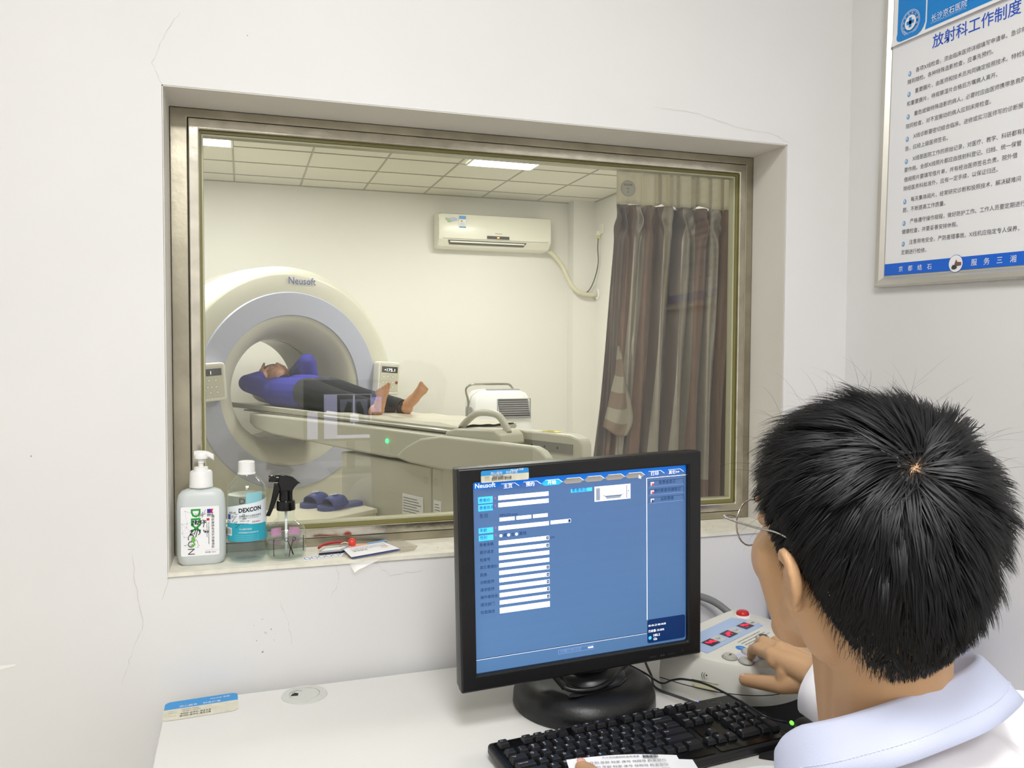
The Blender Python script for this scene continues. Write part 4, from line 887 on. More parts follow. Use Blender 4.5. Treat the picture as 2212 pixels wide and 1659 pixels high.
b.loft([[(gx0+x, gy0+yy*wd, gz0+zz+hh) for yy, hh in ((-1, 0), (-.7, .004), (0, .006), (.7, .004), (1, 0), (.7, -.0035), (0, -.005), (-.7, -.0035))] for x, wd, zz in ((-.011, .006, .1965), (-.004, .0085, .1975), (.006, .0075, .197), (.014, .0055, .1945), (.0205, .004, .1905), (.022, .003, .189))], WHITE); b.build('pump_head', gel, smooth=True, angle=50)
b = MB(); o = V((gx0-.0335, gy0-.0229, gz0+.018)); gw, gh = .064, .088
b.poly([tuple(o+EX*x+EZ*y) for x, y in rrect(0, 0, gw, gh, .003)], PAPER); lb = b.build('front_label', gel)
GRN = mat('label_green', '#1f9a3b', .5); b = MB(); L = V((0, -.0004, 0))
b.text('DEX', o+L+EX*.0175+EZ*(gh-.004), -EZ, EX, 1, GRN, w=.043, bold=.024)
for k in range(3): pass
b.text('CON', o+L+EX*.0115+EZ*(gh-.049), -EZ, EX, 1, INKG, w=.036)
for i, (x, z, r_) in enumerate(((.0205, .028, .0035), (.019, .018, .002), (.0225, .0205, .0015))):
    b.poly([tuple(o+L*1.5+EX*(x+r_*math.sin(a))+EZ*(z-r_*math.cos(a)*(1 if math.cos(a) > 0 else 2))) for a in [R(20*k) for k in range(18)]], mat('drop_green', '#6fb552', .5))
b.text('德新康牌免洗手消毒凝胶'[:0]+'德', o+L+EX*.051+EZ*.067, EX, EZ, .0055, INK)
for k, ch in enumerate('新康牌免洗手消毒凝胶'): b.text(ch, o+L+EX*.051+EZ*(.0615-.0054*k), EX, EZ, .0052, INK)
for k, ch in enumerate('有效杀灭肠道致病菌化脓性球菌致病性酵母'): b.text(ch, o+L+EX*(.0455)+EZ*(.058-.0021*k), EX, EZ, .0021, INKG)
for k, ch in enumerate('手部皮肤卫生消毒速干免洗'): b.text(ch, o+L+EX*(.0425)+EZ*(.056-.0021*k), EX, EZ, .0021, INKG)
b.rect(o+L*1.2, EX, EZ, .043, .0625, .0478, .0665, mat('label_red', '#c8302f', .5))
b.rect(o+L*1.2, EX, EZ, .044, .0755, .050, .083, mat('logo_violet', '#3a2c9a', .5)); b.poly([tuple(o+L*1.3+EX*x+EZ*z) for x, z in ((.050, .0755), (.0545, .0755), (.0525, .079), (.0545, .083), (.050, .083))], mat('logo_crimson', '#c02450', .5))
b.text('德新康', o+L+EX*.0438+EZ*.0715, EX, EZ, 1, INK, w=.0105, bold=True); b.text('DEXICON', o+L+EX*.0438+EZ*.0695, EX, EZ, 1, INK, w=.0105)
b.text('净含量: 500ml', o+L+EX*.040+EZ*.0045, EX, EZ, 1, INKG, w=.018); b.rect(o+L, EX, EZ, .040, .0092, .0635, .0094, INKG)
rr = random.Random(4); nodes = [(rr.uniform(.0, .034), rr.uniform(.012, .086)) for _ in range(26)]
nodes = [(x, z) for x, z in nodes if x < .006 or x > .022 or True]
for i, p in enumerate(nodes):
    ds = sorted(range(len(nodes)), key=lambda j: (nodes[j][0]-p[0])**2+(nodes[j][1]-p[1])**2)[1:4]
    for j in ds: scribble(b, [[p, nodes[j]]], o+L*.2, EX, EZ, 1, mat('hairline', '#a5a0a8', .6), wd=.00015, lift=.0003)
    b.disc(o+L*.8+EX*p[0]+EZ*p[1], EX, EZ, .0006, INKG, n=8)
HW = [[(0, .8), (.25, 1), (.3, .7), (0, .3), (.35, .25)], [(.5, .75), (.6, .95), (.75, .8), (.7, .35), (.55, .35), (.5, .7)], [(.85, .8), (1.1, .95), (1.15, .7), (.9, .3), (1.25, .3)], [(1.35, .9), (1.6, .95), (1.45, .65), (1.65, .5), (1.4, .15)], [(1.85, 1.1), (1.95, .8), (2.4, .9)], [(1.8, .5), (2.5, .6)], [(2.15, .95), (2.1, -.3)]]
scribble(b, HW, o+EX*.018+EZ*.054, EX, (EZ+EX*.15), .0095, INK, .0012, .0012)
HW2 = [[(0, .7), (.3, .9), (.3, .6), (0, .1), (.5, .2)], [(.6, .9), (.9, .9), (.65, .1)], [(1.2, 1.2), (.95, -.4)], [(1.35, .8), (1.6, .8), (1.45, .5), (1.6, .3), (1.35, .0)], [(2.1, .8), (2.2, .5)], [(2.35, .6), (2.55, .5), (2.4, .3), (2.3, .5)], [(2.75, .6), (2.9, .4), (2.75, .3)]]
scribble(b, HW2, o+EX*.015+EZ*.038, EX, (EZ+EX*.1), .0105, INK, .0012, .0012)
scribble(b, [[(0, 0), (.3, .9), (.35, .3), (.7, 1.1), (.6, .1), (1.2, 1.5)], [(.5, .5), (1.3, .8)]], o+EX*.030+EZ*.068, EX, EZ, .0095, mat('pencil', '#8b8b90', .6), .0007, .0012)
b.build('label_print', lb)

BOT = clear('clear_bottle', '#f8fbfb', 1.5, .03, .04); LIQ = clear('bottle_liquid', '#eef7f9', 1.2, .05, .05); LIQW = clear('spray_liquid', '#f1f5f2', 1.2, .05, .03)
dx0, dy0, dz0 = .0055, .056, .9662
dex = thing('alcohol_bottle', 'clear round bottle with white cap and turquoise disinfectant label, middle of the three bottles', 'bottle')
DT = Matrix.Translation((dx0, dy0, dz0))
b = MB(); b.lathe([(.028, 0), (.033, .003), (.0342, .012), (.0342, .034), (.0332, .036), (.0332, .038), (.0342, .040), (.0342, .130), (.032, .138), (.022, .150), (.0152, .156), (.0145, .160)], BOT, DT, 56, True, False); b.build('bottle_body', dex, smooth=True, angle=60)
b = MB(); b.lathe([(.0, .0025), (.030, .0035), (.0328, .012), (.0328, .121), (.0, .121)], LIQ, DT, 48, False, False); b.build('liquid', dex, smooth=True, angle=60)
b = MB(); b.lathe([(.0158, .158), (.0158, .160), (.0148, .161), (.0144, .180), (.0125, .1815), (0, .1812)], WHITE, DT, 48); b.build('bottle_cap', dex, smooth=True, angle=40)
def cylp(a, z, r=.0345): return (dx0+r*math.sin(a), dy0-r*math.cos(a), dz0+z)
def cylrect(mb, a0, z0, a1, z1, m, r=.0345, n=14, top=None, bot=None):
    for k in range(n):
        p, q = a0+(a1-a0)*k/n, a0+(a1-a0)*(k+1)/n
        t0, t1 = (top(k/n), top((k+1)/n)) if top else (z1, z1); u0, u1 = (bot(k/n), bot((k+1)/n)) if bot else (z0, z0)
        mb.poly([cylp(p, u0, r), cylp(q, u1, r), cylp(q, t1, r), cylp(p, t0, r)], m)
LPA = mat('dex_label_white', '#e6eef2', .4); LTQ = mat('dex_label_turquoise', '#2aa6bd', .4); LTQ2 = mat('dex_label_pale', '#8fc9d3', .4)
b = MB(); A0, A1 = -1.35, 1.45
cylrect(b, A0, .04, A1, .10, LPA, .03445, 26, top=lambda t: .100+.014*t**1.5+.004*math.sin(t*3)); b.build('front_label', dex)
lb2 = bpy.context.scene.objects[b and 'front_label.001']
b = MB(); cylrect(b, A0, .0385, A1, .07, LTQ, .0347, 26, top=lambda t: .072+.001*math.sin(t*6) if t < .88 else .072-.12*(t-.88), bot=lambda t: .040); cylrect(b, -.05, .110, .85, .128, LTQ2, .0347, 10, bot=lambda t: .108+.004*t)
def cyltext(mb, s, a, z, w_, m, r=.0349, bold=False, h=None, rise=0.0):
    vs, fs, bb = text_geo(s, bold); k = w_/(bb[2]-bb[0]); kh = h or k
    mb.add([cylp(a+(x-bb[0])*k/r, z+y*kh+rise*(x-bb[0])*k, r) for x, y in vs], fs, m)
cyltext(b, 'DEXCON', -.42, .0925, .041, INK, bold=.035, h=.0105, rise=.09); cyltext(b, 'D', -.38, .1085, .0105, INKG, bold=True, h=.0145)
cyltext(b, '德新康牌75%酒精消毒液', -.40, .0842, .040, INKG, rise=.05); cyltext(b, 'Dexicon 75% Alcohol Disinfectant', -.40, .0815, .036, INKG, rise=.04)
cyltext(b, '有效成分: 乙醇', -.36, .0765, .016, INKG); cyltext(b, '净含量: 500ml', -.36, .0715, .016, INKG); cyltext(b, '✚医用级护', .25, .074, .016, mat('label_red', '#c8302f', .5))
cyltext(b, '75%酒精消毒液', -.40, .0615, .022, PAPER); cyltext(b, '山东德新康医疗科技有限公司', -.45, .0555, .036, PAPER)
for k in range(4): cyltext(b, '生产地址电话执行标准许可证号有效期保质期限储存条件注意事项', -.62, .0505-.0032*k, .044, mat('label_pale_text', '#8fd0dc', .5))
cylrect(b, -1.2, .062, -.95, .078, mat('dex_violet', '#3b3a9b', .5), .0348, 3, top=lambda t: .088, bot=lambda t: .079); cyltext(b, '德新康', -1.22, .074, .009, INK)
cylrect(b, -1.3, .050, -.85, .064, PAPER, .0348, 4)
for k in range(9): cylrect(b, -1.24+.04*k, .052, -1.225+.04*k, .0625, INKG, .0350, 1)
b.build('label_print', lb2)
b = MB(); HD = [[(0, .5), (.2, .8), (.35, .4)], [(.4, .7), (.7, .9), (.6, .5), (.5, .4)], [(.8, .6), (1.4, .9), (1.2, .5), (1.7, .5)], [(.5, -.1), (.9, .1), (.8, -.3), (.5, -.5)], [(1.0, -.2), (1.6, .1), (1.1, -.6), (.7, -1.3)], [(1.1, -1.4), (1.7, -1.1), (1.3, -1.7), (2.1, -1.7), (1.4, -2.5)], [(2.6, .1), (2.9, .4), (2.6, .5), (2.4, .0), (2.9, -.3), (2.5, -.6), (3.1, -.5)]]
for st in HD:
    P = [V(cylp(-1.05+x*.0115/.0349, .086+y*.0085, .0352)) for x, y in st]; b.tube(P, .00035, INK, 5)
b.build('handwriting', lb2)

sx0, sy0, sz0 = .0745, .052, .9662; ST = Matrix.Translation((sx0, sy0, sz0))
spr = thing('spray_bottle', 'small clear spray bottle with a black trigger head and a scissors print', 'bottle')
b = MB(); b.lathe([(.030, 0), (.0348, .003), (.0362, .009), (.0362, .045), (.0352, .052), (.030, .061), (.021, .068), (.0155, .073), (.0148, .079), (.0158, .0825), (.0150, .088)], BOT, ST, 56, True, False); b.build('bottle_body', spr, smooth=True, angle=60)
b = MB(); b.lathe([(.0, .0025), (.032, .004), (.0346, .010), (.0350, .031), (0, .031)], LIQW, ST, 48, False, False); b.build('liquid', spr, smooth=True, angle=60)
b = MB(); b.lathe([(.0135, .088), (.0168, .0885), (.0172, .091), (.0165, .104), (.0155, .1065), (.0125, .107), (.0115, .125)], BLACKG, ST, 32, True, True); b.build('screw_collar', spr, smooth=True, angle=40)
b = MB()
def side(out, y0_, y1_, m): 
    q = [(sx0+x, sz0+z) for x, z in out]; vs = [(x, sy0+y0_, z) for x, z in q]+[(x, sy0+y1_, z) for x, z in q]; n = len(q)
    b.add(vs, [tuple(range(n)), tuple(range(2*n-1, n-1, -1))]+[(i, n+i, n+(i+1) % n, (i+1) % n) for i in range(n)], m)
side([(-.009, .108), (.010, .108), (.012, .125), (.015, .130), (.022, .137), (.0265, .1375), (.020, .143), (.012, .150), (0, .1545), (-.012, .1555), (-.014, .140), (-.010, .128)], -.008, .008, BLACKG); b.build('spray_head', spr, bevel=.003, seg=3)
b = MB(); b.lathe([(.0, -.0165), (.0062, -.0165), (.0066, -.009), (.0066, .003)], BLACKG, Matrix.Translation((sx0-.014, sy0, sz0+.1475)) @ Matrix.Rotation(R(90), 4, 'Y') @ Matrix.Identity(4), 24)
b.lathe([(0, 0), (.0058, 0), (.0065, .004), (.0065, .012), (0, .012)], BLACKG, Matrix.Translation((sx0-.0235, sy0-.010, sz0+.148)) @ Matrix.Rotation(R(-90), 4, 'X'), 24); b.build('nozzle', spr, smooth=True, angle=40)
b = MB(); side([(-.013, .139), (-.021, .139), (-.0225, .128), (-.0255, .112), (-.0305, .092), (-.036, .079), (-.0285, .0785), (-.021, .096), (-.014, .116), (-.0095, .128)], -.005, .005, BLACKG); b.build('trigger', spr, bevel=.0015)
b = MB(); b.tube([(sx0, sy0, sz0+.006), (sx0, sy0, sz0+.088)], .0024, mat('dip_tube', '#e9ecea', .4), 10); b.build('dip_tube', spr, smooth='full')
b = MB(); SR = .0366; PB = mat('print_plum', '#1c0b14', .5)
def sp(x, z): a = x/SR; return V((sx0+SR*math.sin(a), sy0-SR*math.cos(a), sz0+z))
for cxx in (-.0012, .0125): b.tube([sp(cxx+.0028*math.cos(R(30*k)), .0405+.0032*math.sin(R(30*k))) for k in range(13)], .0005, PB, 5)
for pts in (((.001, .038), (.0045, .029), (.0062, .024)), ((.0105, .038), (.0080, .030), (.0062, .024))): b.tube([sp(*p) for p in pts], .0007, PB, 5)
b.poly([tuple(sp(*p)) for p in ((.0070, .0275), (.0053, .0275), (.0085, .0145), (.0125, .010))][::-1], PB); b.poly([tuple(sp(*p)) for p in ((.0053, .0275), (.0072, .0270), (.0035, .0085), (.0025, .0095))][::-1], PB)
b.tube([sp(-.0255, .0395), sp(-.0255, .0105)], .0006, PB, 5); b.tube([sp(-.0255, .0395), sp(-.023, .0395)], .0005, PB, 5); b.tube([sp(-.0255, .0105), sp(-.023, .0105)], .0005, PB, 5)
b.tube([sp(.0345, .044), sp(.0345, .015)], .0006, PB, 5); b.build('scissors_print', spr)
b = MB()
for x0_, x1_ in ((2.35, 2.95), (3.35, 3.95)):
    for k in range(4):
        a, c = x0_+(x1_-x0_)*k/4, x0_+(x1_-x0_)*(k+1)/4; r_b = .0358
        b.poly([(sx0+r_b*math.sin(q), sy0-r_b*math.cos(q), sz0+z) for q, z in ((a, .034), (c, .034), (c, .049), (a, .049))], mat('pink_print', '#dd9bc4', .5))
b.build('pink_label', spr)
# ---------------------------------------------------------------- papers and small things on the sill
SZ = WZ0+.0012
b = MB(); b.prism([(.103, .010), (.188, .030), (.186, .052), (.102, .034)], SZ+.0002, SZ+.0008, PAPER)
o0 = V((.106, .012, SZ+.001)); du = V((.081, .019, 0)).normalized(); dv = V((-du.y, du.x, 0))
for k in range(6):
    r0 = rrect(.0015+.0135*k, .002, .0125+.0135*k, .0185, .003, 3); r1 = rrect(.003+.0135*k, .0036, .011+.0135*k, .0169, .003, 3); n = len(r0)
    b.add([tuple(o0+du*x+dv*y) for x, y in r0]+[tuple(o0+du*x+dv*y) for x, y in r1], [(i, (i+1) % n, n+(i+1) % n, n+i) for i in range(n)], mat('ink_blue', '#6c78b8', .5))
tag(b.build('number_strip'), 'white paper strip printed with a row of blue rounded squares, on the sill', 'paper strip')
sl = MB(); SLV = clear('plastic_sleeve', '#eeeae4', 1.45, .08, .14)
sv = [(.178, .012, 0), (.186, -.012, 0), (.30, .022, .001), (.288, .095, .001), (.20, .085, 0)]
vs = [(.172, .02, SZ+.001), (.19, -.006, SZ+.001), (.31, .026, SZ+.001), (.325, .062, SZ+.001), (.30, .108, SZ+.006), (.19, .09, SZ+.001)]
sl.poly(vs, SLV); sl.poly([(.178, .004, SZ+.001), (.192, -.014, SZ-.022), (.198, -.012, SZ-.018), (.25, -.006, SZ+.001)], SLV)
tag(sl.build('plastic_sleeve'), 'clear plastic sleeve lying under the folded leaflet, hanging over the sill edge', 'plastic sleeve')
lf = thing('folded_leaflet', 'white folded leaflet with orange and blue bands lying on the sill', 'leaflet')
a0, a1, a2, a3 = V((.187, -.004, 0)), V((.283, .036, 0)), V((.262, .100, 0)), V((.178, .078, 0))
b = MB()
for z0_, z1_, dx, m in ((.0015, .0022, .003, mat('leaflet_blue', '#6d79b0', .5)), (.0042, .0052, 0, PAPER)):
    b.prism([(p.x+dx*(1 if i in (0, 1) else 0), p.y) for i, p in enumerate((a0, a1, a2, a3))], SZ+z0_, SZ+z1_, m)
b.build('sheets', lf)
ux, uy = (a1-a0).normalized(), (a3-a0).normalized(); lo_ = a0+V((0, 0, SZ+.0055)); Wl, Hl = (a1-a0).length, (a3-a0).length
b = MB()
for x0_, x1_, m in ((.12, .52, mat('leaflet_orange', '#eeb09a', .5)), (.52, .97, mat('leaflet_sky', '#8fb3da', .5))): b.poly([tuple(lo_+ux*Wl*x+uy*Hl*y) for x, y in ((x0_, .80), (x1_, .80), (x1_, .97), (x0_, .97))], m)
for k in range(3): b.text(('关于医学影像检查注意事项与须知', '检查前准备请仔细阅读本页内容', '咨询电话')[k], lo_+ux*Wl*.12+uy*Hl*(.62-.13*k), ux, uy, 1, INKG, w=Wl*(.72 if k < 2 else .3))
b.disc(lo_+ux*Wl*.78+uy*Hl*.38, ux, uy, .008, MATS['leaflet_orange'], r0=.0065); b.disc(lo_+ux*Wl*.78+uy*Hl*.38, ux, uy, .004, MATS['leaflet_orange'], r0=.003); b.build('leaflet_print', lf)
ky_ = thing('key_tag', 'clear key tag with red lanyard and red ball, beside the leaflet on the sill', 'key tag')
b = MB(); b.prism([(.133, .046), (.175, .050), (.196, .075), (.188, .088), (.142, .066)], SZ+.004, SZ+.007, mat('tag_clear', '#d9dadc', .1, trans=.3)); b.prism([(.138, .049), (.172, .052), (.188, .072), (.148, .064)], SZ+.0072, SZ+.0078, PAPER); b.prism([(.133, .044), (.176, .047), (.197, .072), (.196, .075), (.133, .046)], SZ+.0015, SZ+.004, INK); b.build('tag_card', ky_)
b = MB(); b.tube(smooth_path([(.134, .062, SZ+.010), (.145, .074, SZ+.013), (.165, .085, SZ+.013), (.184, .089, SZ+.012)]), .0022, mat('lanyard_red', '#b3202c', .5), 8); b.build('lanyard', ky_, smooth='full')
b = MB(); b.ell((.199, .084, SZ+.011), (.0085, .0085, .009), mat('ball_red', '#e0473c', .3)); b.build('ball', ky_, smooth='full')
b = MB(); b.tube([tuple(V((.184, .073, SZ+.011))+V((.008*math.cos(R(30*k)), .002*math.sin(R(30*k)), .0035*math.sin(R(30*k))))) for k in range(13)], .0009, STEEL, 6); b.build('key_ring', ky_, smooth='full')

# ---------------------------------------------------------------- poster
po = thing('framed_notice', 'silver framed blue and white Chinese department rules notice on the right wall', 'poster')
PU, PR = V((0, -math.sin(R(1.2)), math.cos(R(1.2)))), V((0, -math.cos(R(1.5)), -math.sin(R(1.5)))); PO = V((1.2795, -.099, 1.487)); PN = V((-1, 0, 0))
def P3(r, u, d=0): return PO+PR*r+PU*u+PN*d
PW, PH = .452, .607; FRM = mat('frame_silver', '#c9c6bd', .35, .55, bump=.05)
b = MB(); o_ = [(0, 0), (PW, 0), (PW, PH), (0, PH)]; fw = (.020, .020, .020, .020)
i_ = [(.020, .020), (PW-.020, .020), (PW-.020, PH-.020), (.020, PH-.020)]; m_ = [(.004, .004), (PW-.004, .004), (PW-.004, PH-.004), (.004, PH-.004)]; m2 = [(.013, .013), (PW-.013, .013), (PW-.013, PH-.013), (.013, PH-.013)]
for (A, da), (B_, db) in (((o_, 0), (o_, .010)), ((o_, .010), (m_, .015)), ((m_, .015), (m2, .0135)), ((m2, .0135), (i_, .006))):
    vs = [tuple(P3(*p, da)) for p in A]+[tuple(P3(*p, db)) for p in B_]; b.add(vs, [(k, (k+1) % 4, 4+(k+1) % 4, 4+k) for k in range(4)], FRM)
b.poly([tuple(P3(*p, 0)) for p in o_][::-1], FRM); b.build('frame', po)
b = MB(); b.poly([tuple(P3(*p, .0058)) for p in ((.016, .016), (PW-.016, .016), (PW-.016, PH-.016), (.016, PH-.016))], mat('backing_grey', '#b9b8ac', .5)); b.build('backing', po)
NB, NB2, NB3 = mat('notice_blue', '#1365d6', .45), mat('notice_cyan', '#0b86d8', .45), mat('notice_title_blue', '#1a52c4', .45)
b = MB(); b.poly([tuple(P3(r, u, .0062)) for r, u in ((.0225, .0235), (PW-.0225, .0235), (PW-.0225, PH-.019), (.0225, PH-.019))], mat('notice_white', '#efeff2', .35)); sh = b.build('sheet', po)
b = MB(); b.poly([tuple(P3(r, u, .0066)) for r, u in ((.0225, .0235), (PW-.0225, .0235), (PW-.0225, .0475), (.0225, .0475))], NB)
b.text('放射科工作制度', P3(.126, .4565, .0066), PR, PU, 1, NB3, w=.192, bold=True)
lines = ['各项X线检查，须由临床医师详细填写申请单。急诊病人', '随到随检。各种特殊造影检查，应事先预约。', '重要摄片，由医师和技术员共同确定投照技术。特检摄片', '和重要摄片，待观察湿片合格后方嘱病人离开。', '重危或做特殊造影的病人，必要时应由医师携带急救药', '陪同检查，对不宜搬动的病人应到床旁检查。', 'X线诊断要密切结合临床。进修或实习医师写的诊断报', '告，应经上级医师签名。', 'X线是医院工作的原始记录，对医疗、教学、科研都有重', '要作用。全部X线照片都应由放射科登记、归档、统一保管', '借阅照片要填写借片单，并有经治医师签名负责。院外借', '除经医务科批准外，应有一定手续，以保证归还。', '每天集体阅片，经常研究诊断和投照技术，解决疑难问', '题，不断提高工作质量。', '严格遵守操作规程，做好防护工作。工作人员要定期进行', '健康检查，并要妥善安排休假。', '注意用电安全，严防差错事故。X线机应指定专人保养，', '定期进行检修。']
ys = [155, 175, 199, 222, 247, 270, 295, 318, 343, 364, 385, 404, 430, 451, 477, 498, 522, 543]
for k, (s_, y) in enumerate(zip(lines, ys)):
    u = 1.351+(765-y)*.00092-1.487-.004; ind = k in (0, 2, 4, 6, 8, 12, 14, 16); r = .0865 if ind else .0665
    vs_, fs_, bb = text_geo(s_); b.text(s_, P3(r, u, .0066), PR, PU, .0103, INKG, w=(bb[2]-bb[0])*.0103)
    if ind: b.disc(P3(r-.0155, u+.001, .0066), PR*.8, PU, .0052, mat('bullet_blue', '#7ba8d2', .4), n=20); b.disc(P3(r-.0163, u+.002, .0069), PR*.8, PU, .003, mat('bullet_light', '#c4d9ec', .4), n=16)
for k, ch in enumerate('京都结石'): b.text(ch, P3(.062+.0245*k, .0305, .0069), PR, PU, .012, PAPER)
for k, ch in enumerate('服务三湘'): b.text(ch, P3(.238+.027*k, .0305, .0069), PR, PU, .0135, PAPER)
c_ = P3(.2035, .036, .0069); b.disc(c_, PR, PU, .0165, NB3, n=36); b.disc(c_, PR, PU, .0157, PAPER, lift=.0003, n=36)
b.poly([tuple(c_+PR*x+PU*y+PN*.0006) for x, y in ((-.003, -.002), (.001, .008), (.004, .003), (.013, .002), (.013, -.004), (.004, -.005))], mat('photo_brown', '#7d5a54', .5)); b.poly([tuple(c_+PR*x+PU*y+PN*.0009) for x, y in ((-.009, -.006), (-.006, -.002), (.002, -.003), (.004, -.008), (-.001, -.011), (-.008, -.010))], mat('photo_dark', '#3d4540', .5))
b.build('sheet_print', sh)
# header sheet, its lower edge lifting off
b = MB(); hn = 24; HB = .494
def hd(u, r=0): return .0068+max(0, .512-u)*.22
UB = .512
def hp_(r, u, k=.0004): return tuple(P3(r, u, hd(u)+k))
def hq(r0, u0, r1, u1, m, k): b.poly([hp_(r, u, k) for r, u in ((r0, u0), (r1, u0), (r1, u1), (r0, u1))], m)
hq(.0225, HB-.006, PW-.0225, UB, PAPER, 0); hq(.0225, UB, PW-.0225, PH-.019, PAPER, 0)
hq(.110, HB+.001, PW-.0225, UB, NB2, .0004); hq(.110, UB, PW-.0225, PH-.019, NB2, .0004)
b.poly([hp_(r, u) for r, u in ((.034, UB), (.034, .504), (.036, .498), (.041, .4935), (.048, .4915), (.092, .4915), (.100, .496), (.1045, .503), (.1065, UB))], NB2)
hq(.034, UB, .1065, PH-.019, NB2, .0004)
lc = V(P3(.0705, .5225, .0095)); b.disc(lc, PR, PU, .0245, PAPER, n=40, r0=.0237); b.disc(lc, PR, PU, .022, PAPER, n=40, r0=.0212); b.disc(lc, PR, PU, .0145, PAPER, n=36)
for a in (0, 90): 
    d1, d2 = (PR, PU) if a == 0 else (PU, PR)
    q = [lc+PN*.0006+d1*x+d2*y for x, y in ((-.0095, -.0033), (.0095, -.0033), (.0095, .0033), (-.0095, .0033))]; b.poly([tuple(p) for p in (q if a == 0 else q[::-1])], NB2)
for k, ch in enumerate('长沙京石结石医院'):
    an = R(200-220*k/7); d = PR*math.cos(an)+PU*math.sin(an); t = PR*math.sin(an)-PU*math.cos(an); b.text(ch, lc+d*.0162+PN*.0003, t, d, .0046, PAPER, align='c')
for k, ch in enumerate('CHANGSHA JINGSHI HOSPITAL'):
    an = R(215+110*k/24); d = PR*math.cos(an)+PU*math.sin(an); t = -PR*math.sin(an)+PU*math.cos(an); b.text(ch, lc+d*.0205+PN*.0003, t, -d, .0028, PAPER, align='c')
b.text('长沙京石医院', P3(.1235, .5065, .0095), PR, PU, 1, PAPER, w=.083); b.text('CHANGSHA JINGSHI HOSPITAL', P3(.1235, .5005, .0105), PR, PU, 1, mat('pale_blue_text', '#9fd0f2', .5), w=.083)
b.build('header_sheet', sh)

# ---------------------------------------------------------------- monitor behind, seen mirrored in the window
tb2 = thing('side_table', 'white side table against the back of the control room, mirrored faintly in the window', 'table')
b = MB(); b.box((.05, -2.75, .725), (1.0, -2.15, .75), DESKM); b.build('table_top', tb2, bevel=.003)
for x in (.07, .96):
    for y in (-2.72, -2.2): b = MB(); b.box((x, y, 0), (x+.03, y+.03, .725), DESKE); b.build('leg', tb2)
xm = thing('x_ray_monitor', 'black monitor showing a chest x-ray, mirrored faintly in the window glass over the patient table', 'monitor')
b = MB(); b.box((.28, -2.34, .905), (.745, -2.30, 1.205), BLACK); b.build('screen_case', xm, bevel=.004)
b = MB(); b.box((.49, -2.37, .755), (.53, -2.34, .95), BLACK); b.box((.40, -2.42, .7505), (.62, -2.25, .762), BLACK); b.build('stand', xm, bevel=.003)
XW = em('xray_ui', '#c9c9f0', 4); XD = em('xray_black', '#1d2422', .1); XG = em('xray_grey', '#8f94b0', 1.8); XL = em('xray_light', '#e6e6ff', 4)
b = MB(); ym = -2.2995
def xr(x0_, z0_, x1_, z1_, m, l=0): b.poly([(x1_, ym+l, z0_), (x0_, ym+l, z0_), (x0_, ym+l, z1_), (x1_, ym+l, z1_)], m)
xr(.29, .915, .735, 1.195, XD); xr(.295, .918, .345, 1.05, XW, .0005); xr(.375, .918, .605, 1.135, XW, .0005); xr(.605, 1.10, .725, 1.190, em('xray_ui_dim', '#a5a5c8', 1.2), .0005); xr(.605, 1.045, .655, 1.12, XW, .0005)
xr(.438, .935, .600, 1.132, XD, .001); xr(.452, .985, .586, 1.11, XG, .0015)
xs = .519
for sgn in (-1, 1): b.poly([(xs+sgn*x, ym+.002, z) for x, z in ((.010, 1.095), (.030, 1.10), (.046, 1.06), (.052, 1.01), (.048, .995), (.014, 1.005))][::sgn*-1 or 1], em('lung', '#2b3038', .2))
b.box((xs-.004, ym+.0018, .985), (xs+.004, ym+.0024, 1.13), XL); xr(.50, .998, .542, 1.035, XL, .003); xr(.438, .918, .600, .932, XL, .0015)
b.build('x_ray_screen', xm)

# ---------------------------------------------------------------- papers in the hand and on the desk
pu, pv = V((.975, -.222, 0)), V((-.222, -.975, 0))
def sheet(name, o, w_, h_, label, tilt=0.0):
    b = MB(); vs = []; nx = 8
    for j in range(nx+1):
        for i in range(nx+1):
            p = V(o)+pu*w_*i/nx+pv*h_*j/nx+EZ*(.004*math.sin(i/nx*3.1)+tilt*j/nx); vs.append(tuple(p))
    b.add(vs, [(j*(nx+1)+i, (j+1)*(nx+1)+i, (j+1)*(nx+1)+i+1, j*(nx+1)+i+1) for j in range(nx) for i in range(nx)], PAPER)
    t = thing(name, label, 'paper'); o2 = b.build('sheet', t, smooth='full'); return t, o2
so_ = V((.418, -.490, .790))
t, _ = sheet('request_form', so_, .155, .21, 'printed examination request form held over the keyboard by a left hand', .0)
b = MB(); tx = lambda u, v: so_+pu*u+pv*v+EZ*(.0055)
b.text('长沙京石医院检查申请单', tx(.048, .0105), pu, -pv, 1, INK, w=.052)
for k in range(12): b.rect(tx(.105+.0018*k, .0135), pu, -pv, 0, 0, .0009 if k % 3 else .0013, .0075, INK)
b.text('2303230012', tx(.110, .0165), pu, -pv, 1, INKG, w=.013)
for k in range(9): b.text('姓名 性别 年龄 科室 床号 住院号 检查部位', tx(.014, .024+.012*k), pu, -pv, 1, INKG, w=.12)
b.build('form_print', t)
sheet('loose_paper', V((.436, -.497, .7842)), .158, .21, 'plain white sheet lying just beneath the printed request form')
sheet('loose_paper', V((.645, -.56, .7755)), .07, .10, 'small white sheet sticking up at the lower right corner of the keyboard')

